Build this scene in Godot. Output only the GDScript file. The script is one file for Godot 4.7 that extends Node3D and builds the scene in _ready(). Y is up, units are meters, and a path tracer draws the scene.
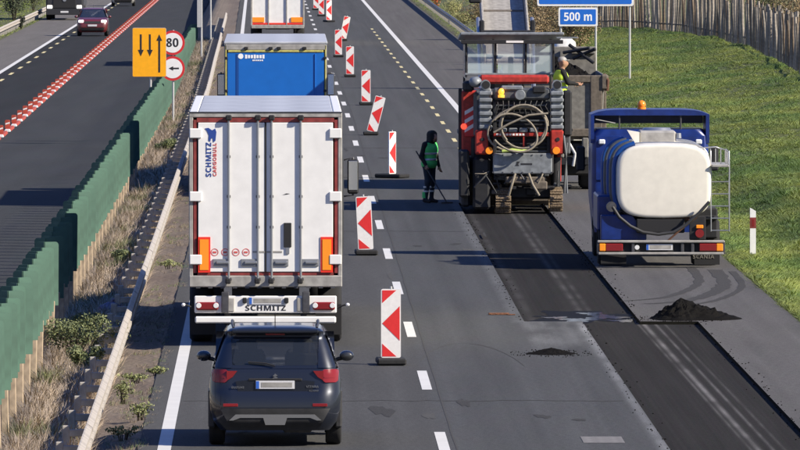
extends Node3D
# Motorway works seen from an overpass: x to the right of the road, -z along the road, metres.

const CAM_H := 7.576
var rng := RandomNumberGenerator.new()
var used := {}
var M := {}
var T := {}
var fnl := FastNoiseLite.new()

# ---------------------------------------------------------------- mesh building
class Bld:
	var v := PackedVector3Array()
	var n := PackedVector3Array()
	var c := PackedColorArray()
	var col := Color(1, 1, 1)
	var x := Transform3D.IDENTITY

	func raw(a: Vector3, b: Vector3, d: Vector3, na: Vector3, nb: Vector3, nd: Vector3, ca: Color, cb: Color, cd: Color) -> void:
		var g := (b - a).cross(d - a)
		if g.length_squared() < 1e-16:
			return
		if g.dot(na + nb + nd) > 0.0:
			v.append(a); v.append(d); v.append(b)
			n.append(na); n.append(nd); n.append(nb)
			c.append(ca); c.append(cd); c.append(cb)
		else:
			v.append(a); v.append(b); v.append(d)
			n.append(na); n.append(nb); n.append(nd)
			c.append(ca); c.append(cb); c.append(cd)

	func tn(a: Vector3, b: Vector3, d: Vector3, na: Vector3, nb: Vector3, nd: Vector3) -> void:
		raw(x * a, x * b, x * d, (x.basis * na).normalized(), (x.basis * nb).normalized(), (x.basis * nd).normalized(), col, col, col)

	func to(a: Vector3, b: Vector3, d: Vector3, out: Vector3) -> void:
		var g := (b - a).cross(d - a)
		if g.length_squared() < 1e-16:
			return
		g = g.normalized()
		if g.dot(out) < 0.0:
			g = -g
		tn(a, b, d, g, g, g)

	func qo(a: Vector3, b: Vector3, d: Vector3, e: Vector3, out: Vector3) -> void:
		to(a, b, d, out)
		to(a, d, e, out)

	func box(ct: Vector3, s: Vector3, bev := 0.0) -> Bld:
		var h := s * 0.5
		var bb: float = min(bev, min(h.x, min(h.y, h.z)) * 0.49)
		for ax in 3:
			var u := (ax + 1) % 3
			var w := (ax + 2) % 3
			for sg in [-1.0, 1.0]:
				var p := []
				for q in [[-1.0, -1.0], [1.0, -1.0], [1.0, 1.0], [-1.0, 1.0]]:
					var t := Vector3.ZERO
					t[ax] = sg * h[ax]
					t[u] = q[0] * (h[u] - bb)
					t[w] = q[1] * (h[w] - bb)
					p.append(t + ct)
				var o := Vector3.ZERO
				o[ax] = sg
				qo(p[0], p[1], p[2], p[3], o)
		if bb > 0.0:
			for ax in 3:
				var u := (ax + 1) % 3
				var w := (ax + 2) % 3
				for su in [-1.0, 1.0]:
					for sw in [-1.0, 1.0]:
						var p := []
						for q in [[-1.0, 0], [1.0, 0], [1.0, 1], [-1.0, 1]]:
							var t := Vector3.ZERO
							t[ax] = q[0] * (h[ax] - bb)
							t[u] = su * (h[u] - (bb if q[1] == 1 else 0.0))
							t[w] = sw * (h[w] - (bb if q[1] == 0 else 0.0))
							p.append(t + ct)
						var o := Vector3.ZERO
						o[u] = su
						o[w] = sw
						qo(p[0], p[1], p[2], p[3], o)
			for sx in [-1.0, 1.0]:
				for sy in [-1.0, 1.0]:
					for sz in [-1.0, 1.0]:
						var o := Vector3(sx, sy, sz)
						to(ct + o * Vector3(h.x, h.y - bb, h.z - bb), ct + o * Vector3(h.x - bb, h.y, h.z - bb), ct + o * Vector3(h.x - bb, h.y - bb, h.z), o)
		return self

	func cyl(a: Vector3, b: Vector3, r0: float, r1: float, seg := 12, caps := true) -> Bld:
		var d := (b - a).normalized()
		var u := d.cross(Vector3.UP if abs(d.y) < 0.9 else Vector3.RIGHT).normalized()
		var w := d.cross(u)
		var len := (b - a).length()
		var slope: float = (r0 - r1) / max(len, 1e-5)
		for i in seg:
			var t0 := TAU * i / seg
			var t1 := TAU * (i + 1) / seg
			var e0 := u * cos(t0) + w * sin(t0)
			var e1 := u * cos(t1) + w * sin(t1)
			var n0 := (e0 + d * slope).normalized()
			var n1 := (e1 + d * slope).normalized()
			tn(a + e0 * r0, a + e1 * r0, b + e1 * r1, n0, n1, n1)
			tn(a + e0 * r0, b + e1 * r1, b + e0 * r1, n0, n1, n0)
			if caps:
				to(a, a + e0 * r0, a + e1 * r0, -d)
				to(b, b + e0 * r1, b + e1 * r1, d)
		return self

	func tube(pts: Array, r: float, seg := 8) -> Bld:
		var rings := []
		var u := Vector3.ZERO
		for i in pts.size():
			var d: Vector3 = (pts[min(i + 1, pts.size() - 1)] - pts[max(i - 1, 0)]).normalized()
			if i == 0:
				u = d.cross(Vector3.UP if abs(d.y) < 0.9 else Vector3.RIGHT).normalized()
			u = (u - d * d.dot(u)).normalized()
			var w := d.cross(u)
			var ring := PackedVector3Array()
			for k in seg:
				var t := TAU * k / seg
				ring.append(pts[i] + (u * cos(t) + w * sin(t)) * r)
			rings.append(ring)
		return loft(rings, true, true)

	func loft(rings: Array, closed := true, caps := true) -> Bld:
		var m: int = rings[0].size()
		var k: int = rings.size()
		var cen := []
		for r in rings:
			var s := Vector3.ZERO
			for p in r:
				s += p
			cen.append(s / m)
		var nr := []
		for i in k:
			var row := PackedVector3Array()
			for j in m:
				var jp: int = (j + 1) % m if closed else min(j + 1, m - 1)
				var jm: int = (j + m - 1) % m if closed else max(j - 1, 0)
				var du: Vector3 = rings[i][jp] - rings[i][jm]
				var dv: Vector3 = rings[min(i + 1, k - 1)][j] - rings[max(i - 1, 0)][j]
				var g := du.cross(dv)
				if g.length_squared() < 1e-18:
					g = rings[i][j] - cen[i]
				g = g.normalized()
				if closed and g.dot(rings[i][j] - cen[i]) < 0.0:
					g = -g
				row.append(g)
			nr.append(row)
		for i in k - 1:
			for j in (m if closed else m - 1):
				var jn := (j + 1) % m
				tn(rings[i][j], rings[i][jn], rings[i + 1][jn], nr[i][j], nr[i][jn], nr[i + 1][jn])
				tn(rings[i][j], rings[i + 1][jn], rings[i + 1][j], nr[i][j], nr[i + 1][jn], nr[i + 1][j])
		if closed and caps:
			for j in m:
				var jn := (j + 1) % m
				to(cen[0], rings[0][j], rings[0][jn], cen[0] - cen[1])
				to(cen[k - 1], rings[k - 1][j], rings[k - 1][jn], cen[k - 1] - cen[k - 2])
		return self

	# polygon in x,y pushed from z0 to z1
	func prism(poly: PackedVector2Array, z0: float, z1: float) -> Bld:
		var idx := Geometry2D.triangulate_polygon(poly)
		for i in range(0, idx.size(), 3):
			for zz in [[z0, -1.0 if z1 > z0 else 1.0], [z1, 1.0 if z1 > z0 else -1.0]]:
				var a := poly[idx[i]]
				var b := poly[idx[i + 1]]
				var d := poly[idx[i + 2]]
				to(Vector3(a.x, a.y, zz[0]), Vector3(b.x, b.y, zz[0]), Vector3(d.x, d.y, zz[0]), Vector3(0, 0, zz[1]))
		var cw := Geometry2D.is_polygon_clockwise(poly)
		for i in poly.size():
			var a := poly[i]
			var b := poly[(i + 1) % poly.size()]
			var o := Vector3(b.y - a.y, a.x - b.x, 0)
			if cw:
				o = -o
			qo(Vector3(a.x, a.y, z0), Vector3(b.x, b.y, z0), Vector3(b.x, b.y, z1), Vector3(a.x, a.y, z1), o)
		return self

	func ball(ct: Vector3, r: Vector3, seg := 12) -> Bld:
		var rings := []
		for i in range(0, seg / 2 + 1):
			var ph := PI * (float(i) / (seg / 2)) - PI / 2
			var ring := PackedVector3Array()
			for j in seg:
				var t := TAU * j / seg
				ring.append(ct + Vector3(cos(t) * cos(ph) * r.x, sin(ph) * r.y, sin(t) * cos(ph) * r.z))
			rings.append(ring)
		return loft(rings, true, false)

	func mesh() -> ArrayMesh:
		var a := []
		a.resize(Mesh.ARRAY_MAX)
		a[Mesh.ARRAY_VERTEX] = v
		a[Mesh.ARRAY_NORMAL] = n
		a[Mesh.ARRAY_COLOR] = c
		var m := ArrayMesh.new()
		m.add_surface_from_arrays(Mesh.PRIMITIVE_TRIANGLES, a)
		return m

func nb() -> Bld:
	return Bld.new()

func V(a: float, b: float, d: float) -> Vector3:
	return Vector3(a, b, d)

func numbered(called: String) -> String:
	if not used.has(called):
		used[called] = 0
		return called
	used[called] += 1
	return "%s_%03d" % [called, used[called]]

func put(b: Bld, called: String, m: Material, parent: Node = self) -> MeshInstance3D:
	return put_mesh(b.mesh(), called, m, parent)

func put_mesh(ms: Mesh, called: String, m: Material, parent: Node = self) -> MeshInstance3D:
	var o := MeshInstance3D.new()
	o.mesh = ms
	o.material_override = m
	o.name = numbered(called) if parent == self else called
	parent.add_child(o, true)
	return o

func tag(o: Node, label: String, category: String, group := "") -> Node:
	o.set_meta("label", label)
	o.set_meta("category", category)
	if group != "":
		o.set_meta("group", group)
	return o

func thing(called: String, label: String, category: String, at: Vector3, turn := 0.0, group := "") -> Node3D:
	var o := Node3D.new()
	o.name = numbered(called)
	add_child(o)
	o.position = at
	o.rotation.y = turn
	tag(o, label, category, group)
	return o

func structure(o: Node) -> Node:
	o.set_meta("kind", "structure")
	return o

func copy_of(o: Node3D, called: String, label: String, at: Vector3, turn := 0.0) -> Node3D:
	var d: Node3D = o.duplicate()
	d.name = numbered(called)
	add_child(d)
	d.position = at
	d.rotation = Vector3(0, turn, 0)
	d.set_meta("label", label)
	return d

# one box as a part
func bx(called: String, m: Material, parent: Node, ct: Vector3, s: Vector3, bev := 0.0) -> MeshInstance3D:
	return put(nb().box(ct, s, bev), called, m, parent)

func text(s: String, parent: Node, at: Vector3, cap: float, m: Material, width := 0.0, roll := 0.0, called := "lettering", weight := 700) -> MeshInstance3D:
	var t := TextMesh.new()
	var f := SystemFont.new()
	f.font_names = PackedStringArray(["Droid Sans"])
	f.font_weight = weight
	t.font = f
	t.font_size = 64
	t.pixel_size = cap / (64.0 * 0.714)
	t.depth = 0.004
	t.text = s
	var o := put_mesh(t, called, m, parent)
	o.position = at
	o.rotation.z = roll
	if width > 0.0:
		var w := t.get_aabb().size.x
		if w > 0.001:
			o.scale.x = width / w
	return o

func rr(w: float, h: float, r: float, cx := 0.0, cy := 0.0, seg := 5) -> PackedVector2Array:
	var p := PackedVector2Array()
	for q in [[1, 1, 0.0], [-1, 1, PI / 2], [-1, -1, PI], [1, -1, PI * 1.5]]:
		for i in seg + 1:
			var t: float = q[2] + PI / 2 * i / seg
			p.append(Vector2(cx + q[0] * (w / 2 - r) + cos(t) * r, cy + q[1] * (h / 2 - r) + sin(t) * r))
	return p

# ---------------------------------------------------------------- materials
func noise_tex(key: String, sd: int, freq: float, lo: float, hi: float, size := 256, oct := 4, speck := 0.0) -> ImageTexture:
	if T.has(key):
		return T[key]
	var f := FastNoiseLite.new()
	f.seed = sd
	f.frequency = freq
	f.fractal_octaves = oct
	var im := f.get_seamless_image(size, size)
	im.convert(Image.FORMAT_L8)
	var d := im.get_data()
	var r := RandomNumberGenerator.new()
	r.seed = sd * 7 + 1
	var o := PackedByteArray()
	o.resize(size * size * 3)
	for i in d.size():
		var q := lo + (hi - lo) * d[i] / 255.0
		if speck > 0.0:
			q *= 1.0 - speck * r.randf()
		var by := int(clamp(q, 0.0, 1.0) * 255.0)
		o[i * 3] = by
		o[i * 3 + 1] = by
		o[i * 3 + 2] = by
	var im2 := Image.create_from_data(size, size, false, Image.FORMAT_RGB8, o)
	T[key] = ImageTexture.create_from_image(im2)
	return T[key]

func mk(key: String, lin: Color, rough := 0.6, metal := 0.0, tex: Texture2D = null, scale := 1.0, world := false, vcol := false) -> StandardMaterial3D:
	var m := StandardMaterial3D.new()
	m.albedo_color = lin.linear_to_srgb()
	m.roughness = rough
	m.metallic = metal
	if tex:
		m.albedo_texture = tex
		m.uv1_triplanar = true
		m.uv1_world_triplanar = world
		m.uv1_scale = Vector3(scale, scale, scale)
	m.vertex_color_use_as_albedo = vcol
	M[key] = m
	return m

func lit(key: String, lin: Color, energy: float) -> StandardMaterial3D:
	var m := mk(key, lin, 0.3)
	m.emission_enabled = true
	m.emission = lin.linear_to_srgb()
	m.emission_energy_multiplier = energy
	return m

func make_materials() -> void:
	var grime := noise_tex("grime", 3, 0.012, 0.8, 1.05, 256, 5, 0.03)
	var faint := noise_tex("faint", 5, 0.02, 0.965, 1.01, 256, 4, 0.01)
	var tar := noise_tex("tar", 9, 0.05, 0.9, 1.06, 512, 4, 0.4)
	var soil := noise_tex("soil", 12, 0.03, 0.45, 1.25, 512, 5, 0.3)
	var turf := noise_tex("turf", 17, 0.03, 0.45, 1.2, 512, 5, 0.4)
	mk("road", Color(1, 1, 1), 0.9, 0, tar, 0.31, true, true)
	mk("milled", Color(1, 1, 1), 0.95, 0, tar, 0.47, true, true)
	M.road.metallic_specular = 0.15
	M.milled.metallic_specular = 0.08
	mk("soil", Color(1, 1, 1), 1.0, 0, soil, 0.6, true, true)
	mk("turf", Color(1, 1, 1), 1.0, 0, turf, 0.45, true, true)
	mk("grass", Color(1, 1, 1), 0.8, 0, null, 1, false, true)
	M.grass.backlight_enabled = true
	M.grass.backlight = Color(0.2, 0.22, 0.08)
	mk("leaf", Color(1, 1, 1), 0.7, 0, null, 1, false, true)
	mk("seam", Color(0.075, 0.074, 0.073), 0.9)
	mk("pale_scuff", Color(0.145, 0.143, 0.14), 0.9, 0, tar, 0.6, true)
	mk("stain", Color(0.098, 0.097, 0.097), 0.9, 0, tar, 0.6, true)
	mk("plank", Color(0.3, 0.13, 0.07), 0.9, 0, soil, 2)
	mk("scuff", Color(0.112, 0.109, 0.106), 0.85, 0, tar, 0.6, true)
	mk("leaf_dry", Color(1, 1, 1), 0.8, 0, null, 1, false, true)
	for k in ["scuff", "pale_scuff", "stain", "seam"]:
		M[k].metallic_specular = 0.12
	mk("bark", Color(0.09, 0.065, 0.045), 0.95, 0, soil, 3.0)
	mk("line_white", Color(0.62, 0.61, 0.58), 0.75, 0, faint, 0.2, true)
	mk("line_yellow", Color(0.62, 0.53, 0.27), 0.75, 0, faint, 0.2, true)
	mk("rail", Color(0.47, 0.425, 0.37), 0.62, 0.0, grime, 0.5)
	mk("rail_post", Color(0.42, 0.39, 0.34), 0.65, 0.0, grime, 1.1)
	mk("screen_green", Color(0.056, 0.13, 0.092), 0.65, 0, grime, 0.7)
	mk("screen_post", Color(0.46, 0.36, 0.25), 0.85, 0, grime, 1.3)
	mk("white_paint", Color(0.83, 0.82, 0.8), 0.35, 0, faint, 0.6)
	mk("roof_white", Color(0.5, 0.52, 0.56), 0.45, 0, grime, 0.35)
	mk("frame_grey", Color(0.4, 0.385, 0.36), 0.5, 0.0, grime, 1.2)
	mk("handle_grey", Color(0.22, 0.23, 0.25), 0.5, 0.2)
	mk("frame_red", Color(0.27, 0.045, 0.04), 0.5, 0, grime, 1.5)
	mk("steel", Color(0.42, 0.43, 0.45), 0.35, 0.75, faint, 3)
	mk("dark_steel", Color(0.09, 0.09, 0.1), 0.5, 0.3, grime, 2)
	mk("black", Color(0.012, 0.012, 0.014), 0.7)
	mk("rubber", Color(0.018, 0.018, 0.019), 0.85, 0, grime, 3)
	mk("orange_refl", Color(0.95, 0.3, 0.02), 0.3)
	mk("red_refl", Color(0.8, 0.04, 0.02), 0.3)
	mk("lamp_red", Color(0.21, 0.016, 0.02), 0.15)
	mk("lamp_clear", Color(0.75, 0.75, 0.75), 0.12)
	mk("blue_print", Color(0.02, 0.06, 0.28), 0.5)
	mk("red_print", Color(0.6, 0.1, 0.09), 0.5)
	mk("black_print", Color(0.02, 0.02, 0.025), 0.5)
	mk("white_print", Color(0.85, 0.86, 0.88), 0.5)
	mk("plate_white", Color(0.62, 0.62, 0.64), 0.4, 0, faint, 6)
	mk("plate_blue", Color(0.03, 0.12, 0.5), 0.4)
	mk("tarp_blue", Color(0.006, 0.135, 0.52), 0.42, 0, faint, 0.5)
	mk("tarp_dark_blue", Color(0.006, 0.06, 0.26), 0.42)
	mk("yellow_trim", Color(0.55, 0.5, 0.16), 0.5, 0, grime, 1.5)
	mk("car_navy", Color(0.016, 0.02, 0.032), 0.34, 0.4)
	M.car_navy.clearcoat_enabled = true
	M.car_navy.clearcoat = 0.7
	M.car_navy.clearcoat_roughness = 0.06
	mk("car_red", Color(0.11, 0.009, 0.012), 0.25)
	M.car_red.clearcoat_enabled = true
	M.car_red.clearcoat = 1.0
	mk("car_silver", Color(0.42, 0.42, 0.4), 0.3, 0.4)
	mk("truck_black", Color(0.03, 0.03, 0.034), 0.35)
	mk("cladding", Color(0.028, 0.028, 0.03), 0.6, 0, grime, 2)
	mk("skid", Color(0.2, 0.2, 0.2), 0.4, 0.4)
	mk("glass_dark", Color(0.015, 0.017, 0.02), 0.05)
	M.glass_dark.clearcoat_enabled = true
	mk("rim", Color(0.4, 0.4, 0.42), 0.35, 0.7)
	mk("chrome", Color(0.75, 0.75, 0.77), 0.12, 1.0)
	var g := mk("pane", Color(0.72, 0.86, 0.9), 0.04)
	g.transparency = BaseMaterial3D.TRANSPARENCY_ALPHA
	g.albedo_color.a = 0.3
	mk("sign_yellow", Color(0.95, 0.42, 0.004), 0.5, 0, faint, 1.0)
	mk("sign_white", Color(0.82, 0.82, 0.82), 0.45, 0, faint, 1.0)
	mk("sign_red", Color(0.6, 0.03, 0.035), 0.45, 0, faint, 1.0)
	mk("sign_blue", Color(0.012, 0.14, 0.6), 0.45, 0, faint, 1.0)
	mk("galv", Color(0.55, 0.55, 0.54), 0.45, 0.35, faint, 2)
	mk("board_white", Color(0.8, 0.78, 0.76), 0.45, 0, faint, 2.2)
	mk("board_red", Color(0.7, 0.03, 0.03), 0.45, 0, faint, 2.2)
	mk("sep_red", Color(0.46, 0.07, 0.04), 0.6, 0, grime, 1.0)
	mk("mill_red", Color(0.45, 0.032, 0.02), 0.55, 0, grime, 2.2)
	mk("mill_grey", Color(0.1, 0.108, 0.118), 0.5, 0.1, grime, 1.5)
	mk("mill_light", Color(0.27, 0.29, 0.31), 0.45, 0.2, grime, 1.5)
	mk("mill_dark", Color(0.02, 0.02, 0.023), 0.6, 0.1, grime, 1.6)
	mk("dusty", Color(0.15, 0.125, 0.1), 0.9, 0, grime, 2.4)
	mk("dusty_grey", Color(0.2, 0.19, 0.172), 0.85, 0, grime, 1.6)
	mk("track_pad", Color(0.34, 0.25, 0.16), 0.9, 0, soil, 1.6)
	mk("hose_beige", Color(0.3, 0.26, 0.2), 0.8, 0, grime, 3)
	mk("hose_black", Color(0.03, 0.03, 0.032), 0.6)
	mk("hose_green", Color(0.5, 0.62, 0.16), 0.5)
	mk("tank_white", Color(0.8, 0.76, 0.67), 0.4, 0, faint, 0.8)
	mk("cab_blue", Color(0.008, 0.03, 0.19), 0.35, 0.0, grime, 1.0)
	mk("cab_white", Color(0.75, 0.74, 0.7), 0.4, 0, grime, 1.0)
	mk("rust", Color(0.2, 0.09, 0.05), 0.9, 0, soil, 2)
	mk("asphalt_heap", Color(0.02, 0.019, 0.018), 0.95, 0, soil, 3.5)
	M.asphalt_heap.metallic_specular = 0.1
	mk("wood", Color(1, 1, 1), 0.95, 0, grime, 2.0, false, true)
	mk("cloth", Color(1, 1, 1), 0.9, 0, null, 1, false, true)
	mk("vest_green", Color(0.1, 0.68, 0.17), 0.8, 0, faint, 5)
	mk("vest_yellow", Color(0.62, 0.85, 0.06), 0.8, 0, faint, 5)
	mk("refl_band", Color(0.6, 0.62, 0.62), 0.4, 0.2)
	mk("bag", Color(0.16, 0.15, 0.24), 0.5, 0, grime, 4)
	mk("wet_tar", Color(0.012, 0.012, 0.013), 0.7)
	M.wet_tar.metallic_specular = 0.15
	mk("belt_grey", Color(0.36, 0.34, 0.31), 0.85, 0, grime, 1.6)
	var tg := mk("tinted", Color(0.03, 0.034, 0.036), 0.04)
	tg.transparency = BaseMaterial3D.TRANSPARENCY_ALPHA
	tg.albedo_color.a = 0.42
	mk("seat_cloth", Color(0.02, 0.02, 0.022), 0.9)
	var w := mk("water", Color(0.02, 0.021, 0.022), 0.12)
	w.metallic_specular = 0.9
	lit("headlight", Color(1.0, 0.96, 0.88), 1.6)
	lit("beacon_on", Color(1.0, 0.38, 0.04), 0.9)
	mk("beacon", Color(0.85, 0.25, 0.02), 0.25)
	lit("tail_on", Color(1.0, 0.08, 0.04), 0.8)

# ---------------------------------------------------------------- lie of the land
func cx(d: float) -> float:   # the road bends gently to the left far away
	return -0.002 * max(0.0, d - 350.0)

func hl(d: float) -> float:   # level of the other carriageway, which falls away
	return -0.0028 * (d - 125.0)

func smooth(a: float, b: float, t: float) -> float:
	var u: float = clamp((t - a) / (b - a), 0.0, 1.0)
	return u * u * (3.0 - 2.0 * u)

func hr(x: float, d: float) -> float:   # bank on the right
	var t := x - cx(d)
	var h: float = -0.02 - 0.16 * smooth(9.3, 10.6, t) * (1.0 - smooth(10.6, 12.0, t)) + 1.05 * clamp((t - 9.6) / 8.2, 0.0, 1.0)
	var bump := smooth(9.3, 10.8, t)
	return h + bump * (fnl.get_noise_2d(x * 2.4, d * 0.9) * 0.17 + fnl.get_noise_2d(x * 9.0 + 300.0, d * 3.0) * 0.05)

func hm(x: float, d: float) -> float:   # median between the carriageways
	var t := x - cx(d)
	var e: float = lerp(0.0, hl(d), smooth(-3.3, -4.7, t))
	return -0.015 + e - 0.06 * smooth(-1.85, -2.3, t) + fnl.get_noise_2d(x * 14.0, d * 8.0) * 0.06 * smooth(-1.8, -2.1, t)

func colour_grid(b: Bld, xs: Array, ds: Array, hf: Callable, cf: Callable, skip = null) -> void:
	var pts := []
	var cols := []
	for d in ds:
		var r := PackedVector3Array()
		var cr := PackedColorArray()
		for q in xs:
			var px: float = q + cx(d)
			r.append(V(px, hf.call(px, d), -d))
			cr.append(cf.call(q, d))
		pts.append(r)
		cols.append(cr)
	var nr := []
	for i in ds.size():
		var r := PackedVector3Array()
		for j in xs.size():
			var du: Vector3 = pts[i][min(j + 1, xs.size() - 1)] - pts[i][max(j - 1, 0)]
			var dv: Vector3 = pts[min(i + 1, ds.size() - 1)][j] - pts[max(i - 1, 0)][j]
			var g := du.cross(dv).normalized()
			r.append(g if g.y > 0 else -g)
		nr.append(r)
	for i in ds.size() - 1:
		for j in xs.size() - 1:
			if skip != null and skip.call((xs[j] + xs[j + 1]) * 0.5, (ds[i] + ds[i + 1]) * 0.5):
				continue
			b.raw(pts[i][j], pts[i][j + 1], pts[i + 1][j + 1], nr[i][j], nr[i][j + 1], nr[i + 1][j + 1], cols[i][j], cols[i][j + 1], cols[i + 1][j + 1])
			b.raw(pts[i][j], pts[i + 1][j + 1], pts[i + 1][j], nr[i][j], nr[i + 1][j + 1], nr[i + 1][j], cols[i][j], cols[i + 1][j + 1], cols[i + 1][j])

func steps(a: float, b: float, s: float) -> Array:
	var r := []
	var k: int = max(1, int(round((b - a) / s)))
	for i in k + 1:
		r.append(a + (b - a) * i / k)
	return r

# ---------------------------------------------------------------- the setting
func in_milled(q: float, d: float) -> bool:
	return (d < 179.6 and q > 5.21 and q < 7.21) or (d > 179.6 and d < 246.0 and q > 4.21 and q < 6.21)

func road_colour(q: float, d: float) -> Color:
	var g := 0.137 + 0.013 * fnl.get_noise_2d(q * 20.0, d * 1.1) + 0.016 * fnl.get_noise_2d(q * 60.0 + 50, d * 0.3) + 0.01 * fnl.get_noise_2d(q * 150.0, d * 0.8)
	var tint := Color(1.0, 1.0, 1.0)
	if q > 6.0:
		g *= 1.28
		tint = Color(1.04, 1.0, 0.97)
		g -= 0.022 * max(0.0, fnl.get_noise_2d(q * 16.0 + 90.0, d * 2.2)) # tyre scuffs and stains
	elif q > 2.2:
		g *= 0.98
		tint = Color(0.98, 1.0, 1.02)
	for w in [-0.55, 1.15, 3.2, 4.9]:
		g *= 1.0 - 0.09 * exp(-pow((q - w) / 0.28, 2.0))
	# pale dust left beside the cut
	if d > 164.0 and d < 179.7 and q > 4.1 and q < 5.25:
		g *= 1.0 + 0.7 * clamp(0.5 + 1.3 * fnl.get_noise_2d(q * 30.0, d * 4.0), 0.0, 1.0) * smooth(164.0, 172.0, d)
	if d < 179.6:
		g *= 1.0 + 1.3 * exp(-pow((q - 5.15) / 0.07, 2.0)) * (0.7 + 0.6 * fnl.get_noise_2d(3.0, d * 9.0))
	elif d < 246.0:
		g *= 1.0 + 0.9 * exp(-pow((q - 4.14) / 0.08, 2.0)) * (0.7 + 0.6 * fnl.get_noise_2d(7.0, d * 9.0))
	return Color(g * tint.r, g * tint.g, g * tint.b)

func milled_colour(q: float, d: float) -> Color:
	var g := 0.054 + 0.007 * fnl.get_noise_2d(q * 40.0, d * 1.5) + 0.008 * fnl.get_noise_2d(q * 300.0, d * 0.3)
	var s := 0.0
	if d < 181.0:
		var c := 6.28 + (180.0 - d) * 0.0038
		s += 0.95 * exp(-pow((q - c) / 0.04, 2.0)) + 0.6 * exp(-pow((q - c - 0.2) / 0.024, 2.0)) + 0.45 * exp(-pow((q - c + 0.1) / 0.02, 2.0)) + 0.3 * exp(-pow((q - c - 0.36) / 0.02, 2.0))
	else:
		s += 0.4 * exp(-pow((q - 5.33) / 0.05, 2.0)) + 0.28 * exp(-pow((q - 5.5) / 0.04, 2.0)) + 0.2 * exp(-pow((q - 4.4) / 0.07, 2.0))
	s *= clamp(0.75 + 0.9 * fnl.get_noise_2d(q * 8.0, d * 7.0), 0.1, 1.3)
	g = max(g, 0.02) + 0.2 * s
	return Color(g * 1.04, g, g * 0.98)

func ribbon(pts: Array, w: float, called: String, m: Material, parent: Node) -> void:
	var b := nb()
	for k in pts.size() - 1:
		var dv: Vector3 = (pts[k + 1] - pts[k])
		var sd := V(dv.z, 0, -dv.x).normalized() * w
		b.qo(pts[k] - sd, pts[k] + sd, pts[k + 1] + sd, pts[k + 1] - sd, Vector3.UP)
	put(b, called, m, parent)

func flat0(_x: float, _d: float) -> float:
	return 0.0

func quad_mark(b: Bld, x0: float, x1: float, d0: float, d1: float, y0: float, y1: float) -> void:
	b.qo(V(x0 + cx(d0), y0, -d0), V(x1 + cx(d0), y0, -d0), V(x1 + cx(d1), y1, -d1), V(x0 + cx(d1), y1, -d1), Vector3.UP)

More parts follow.
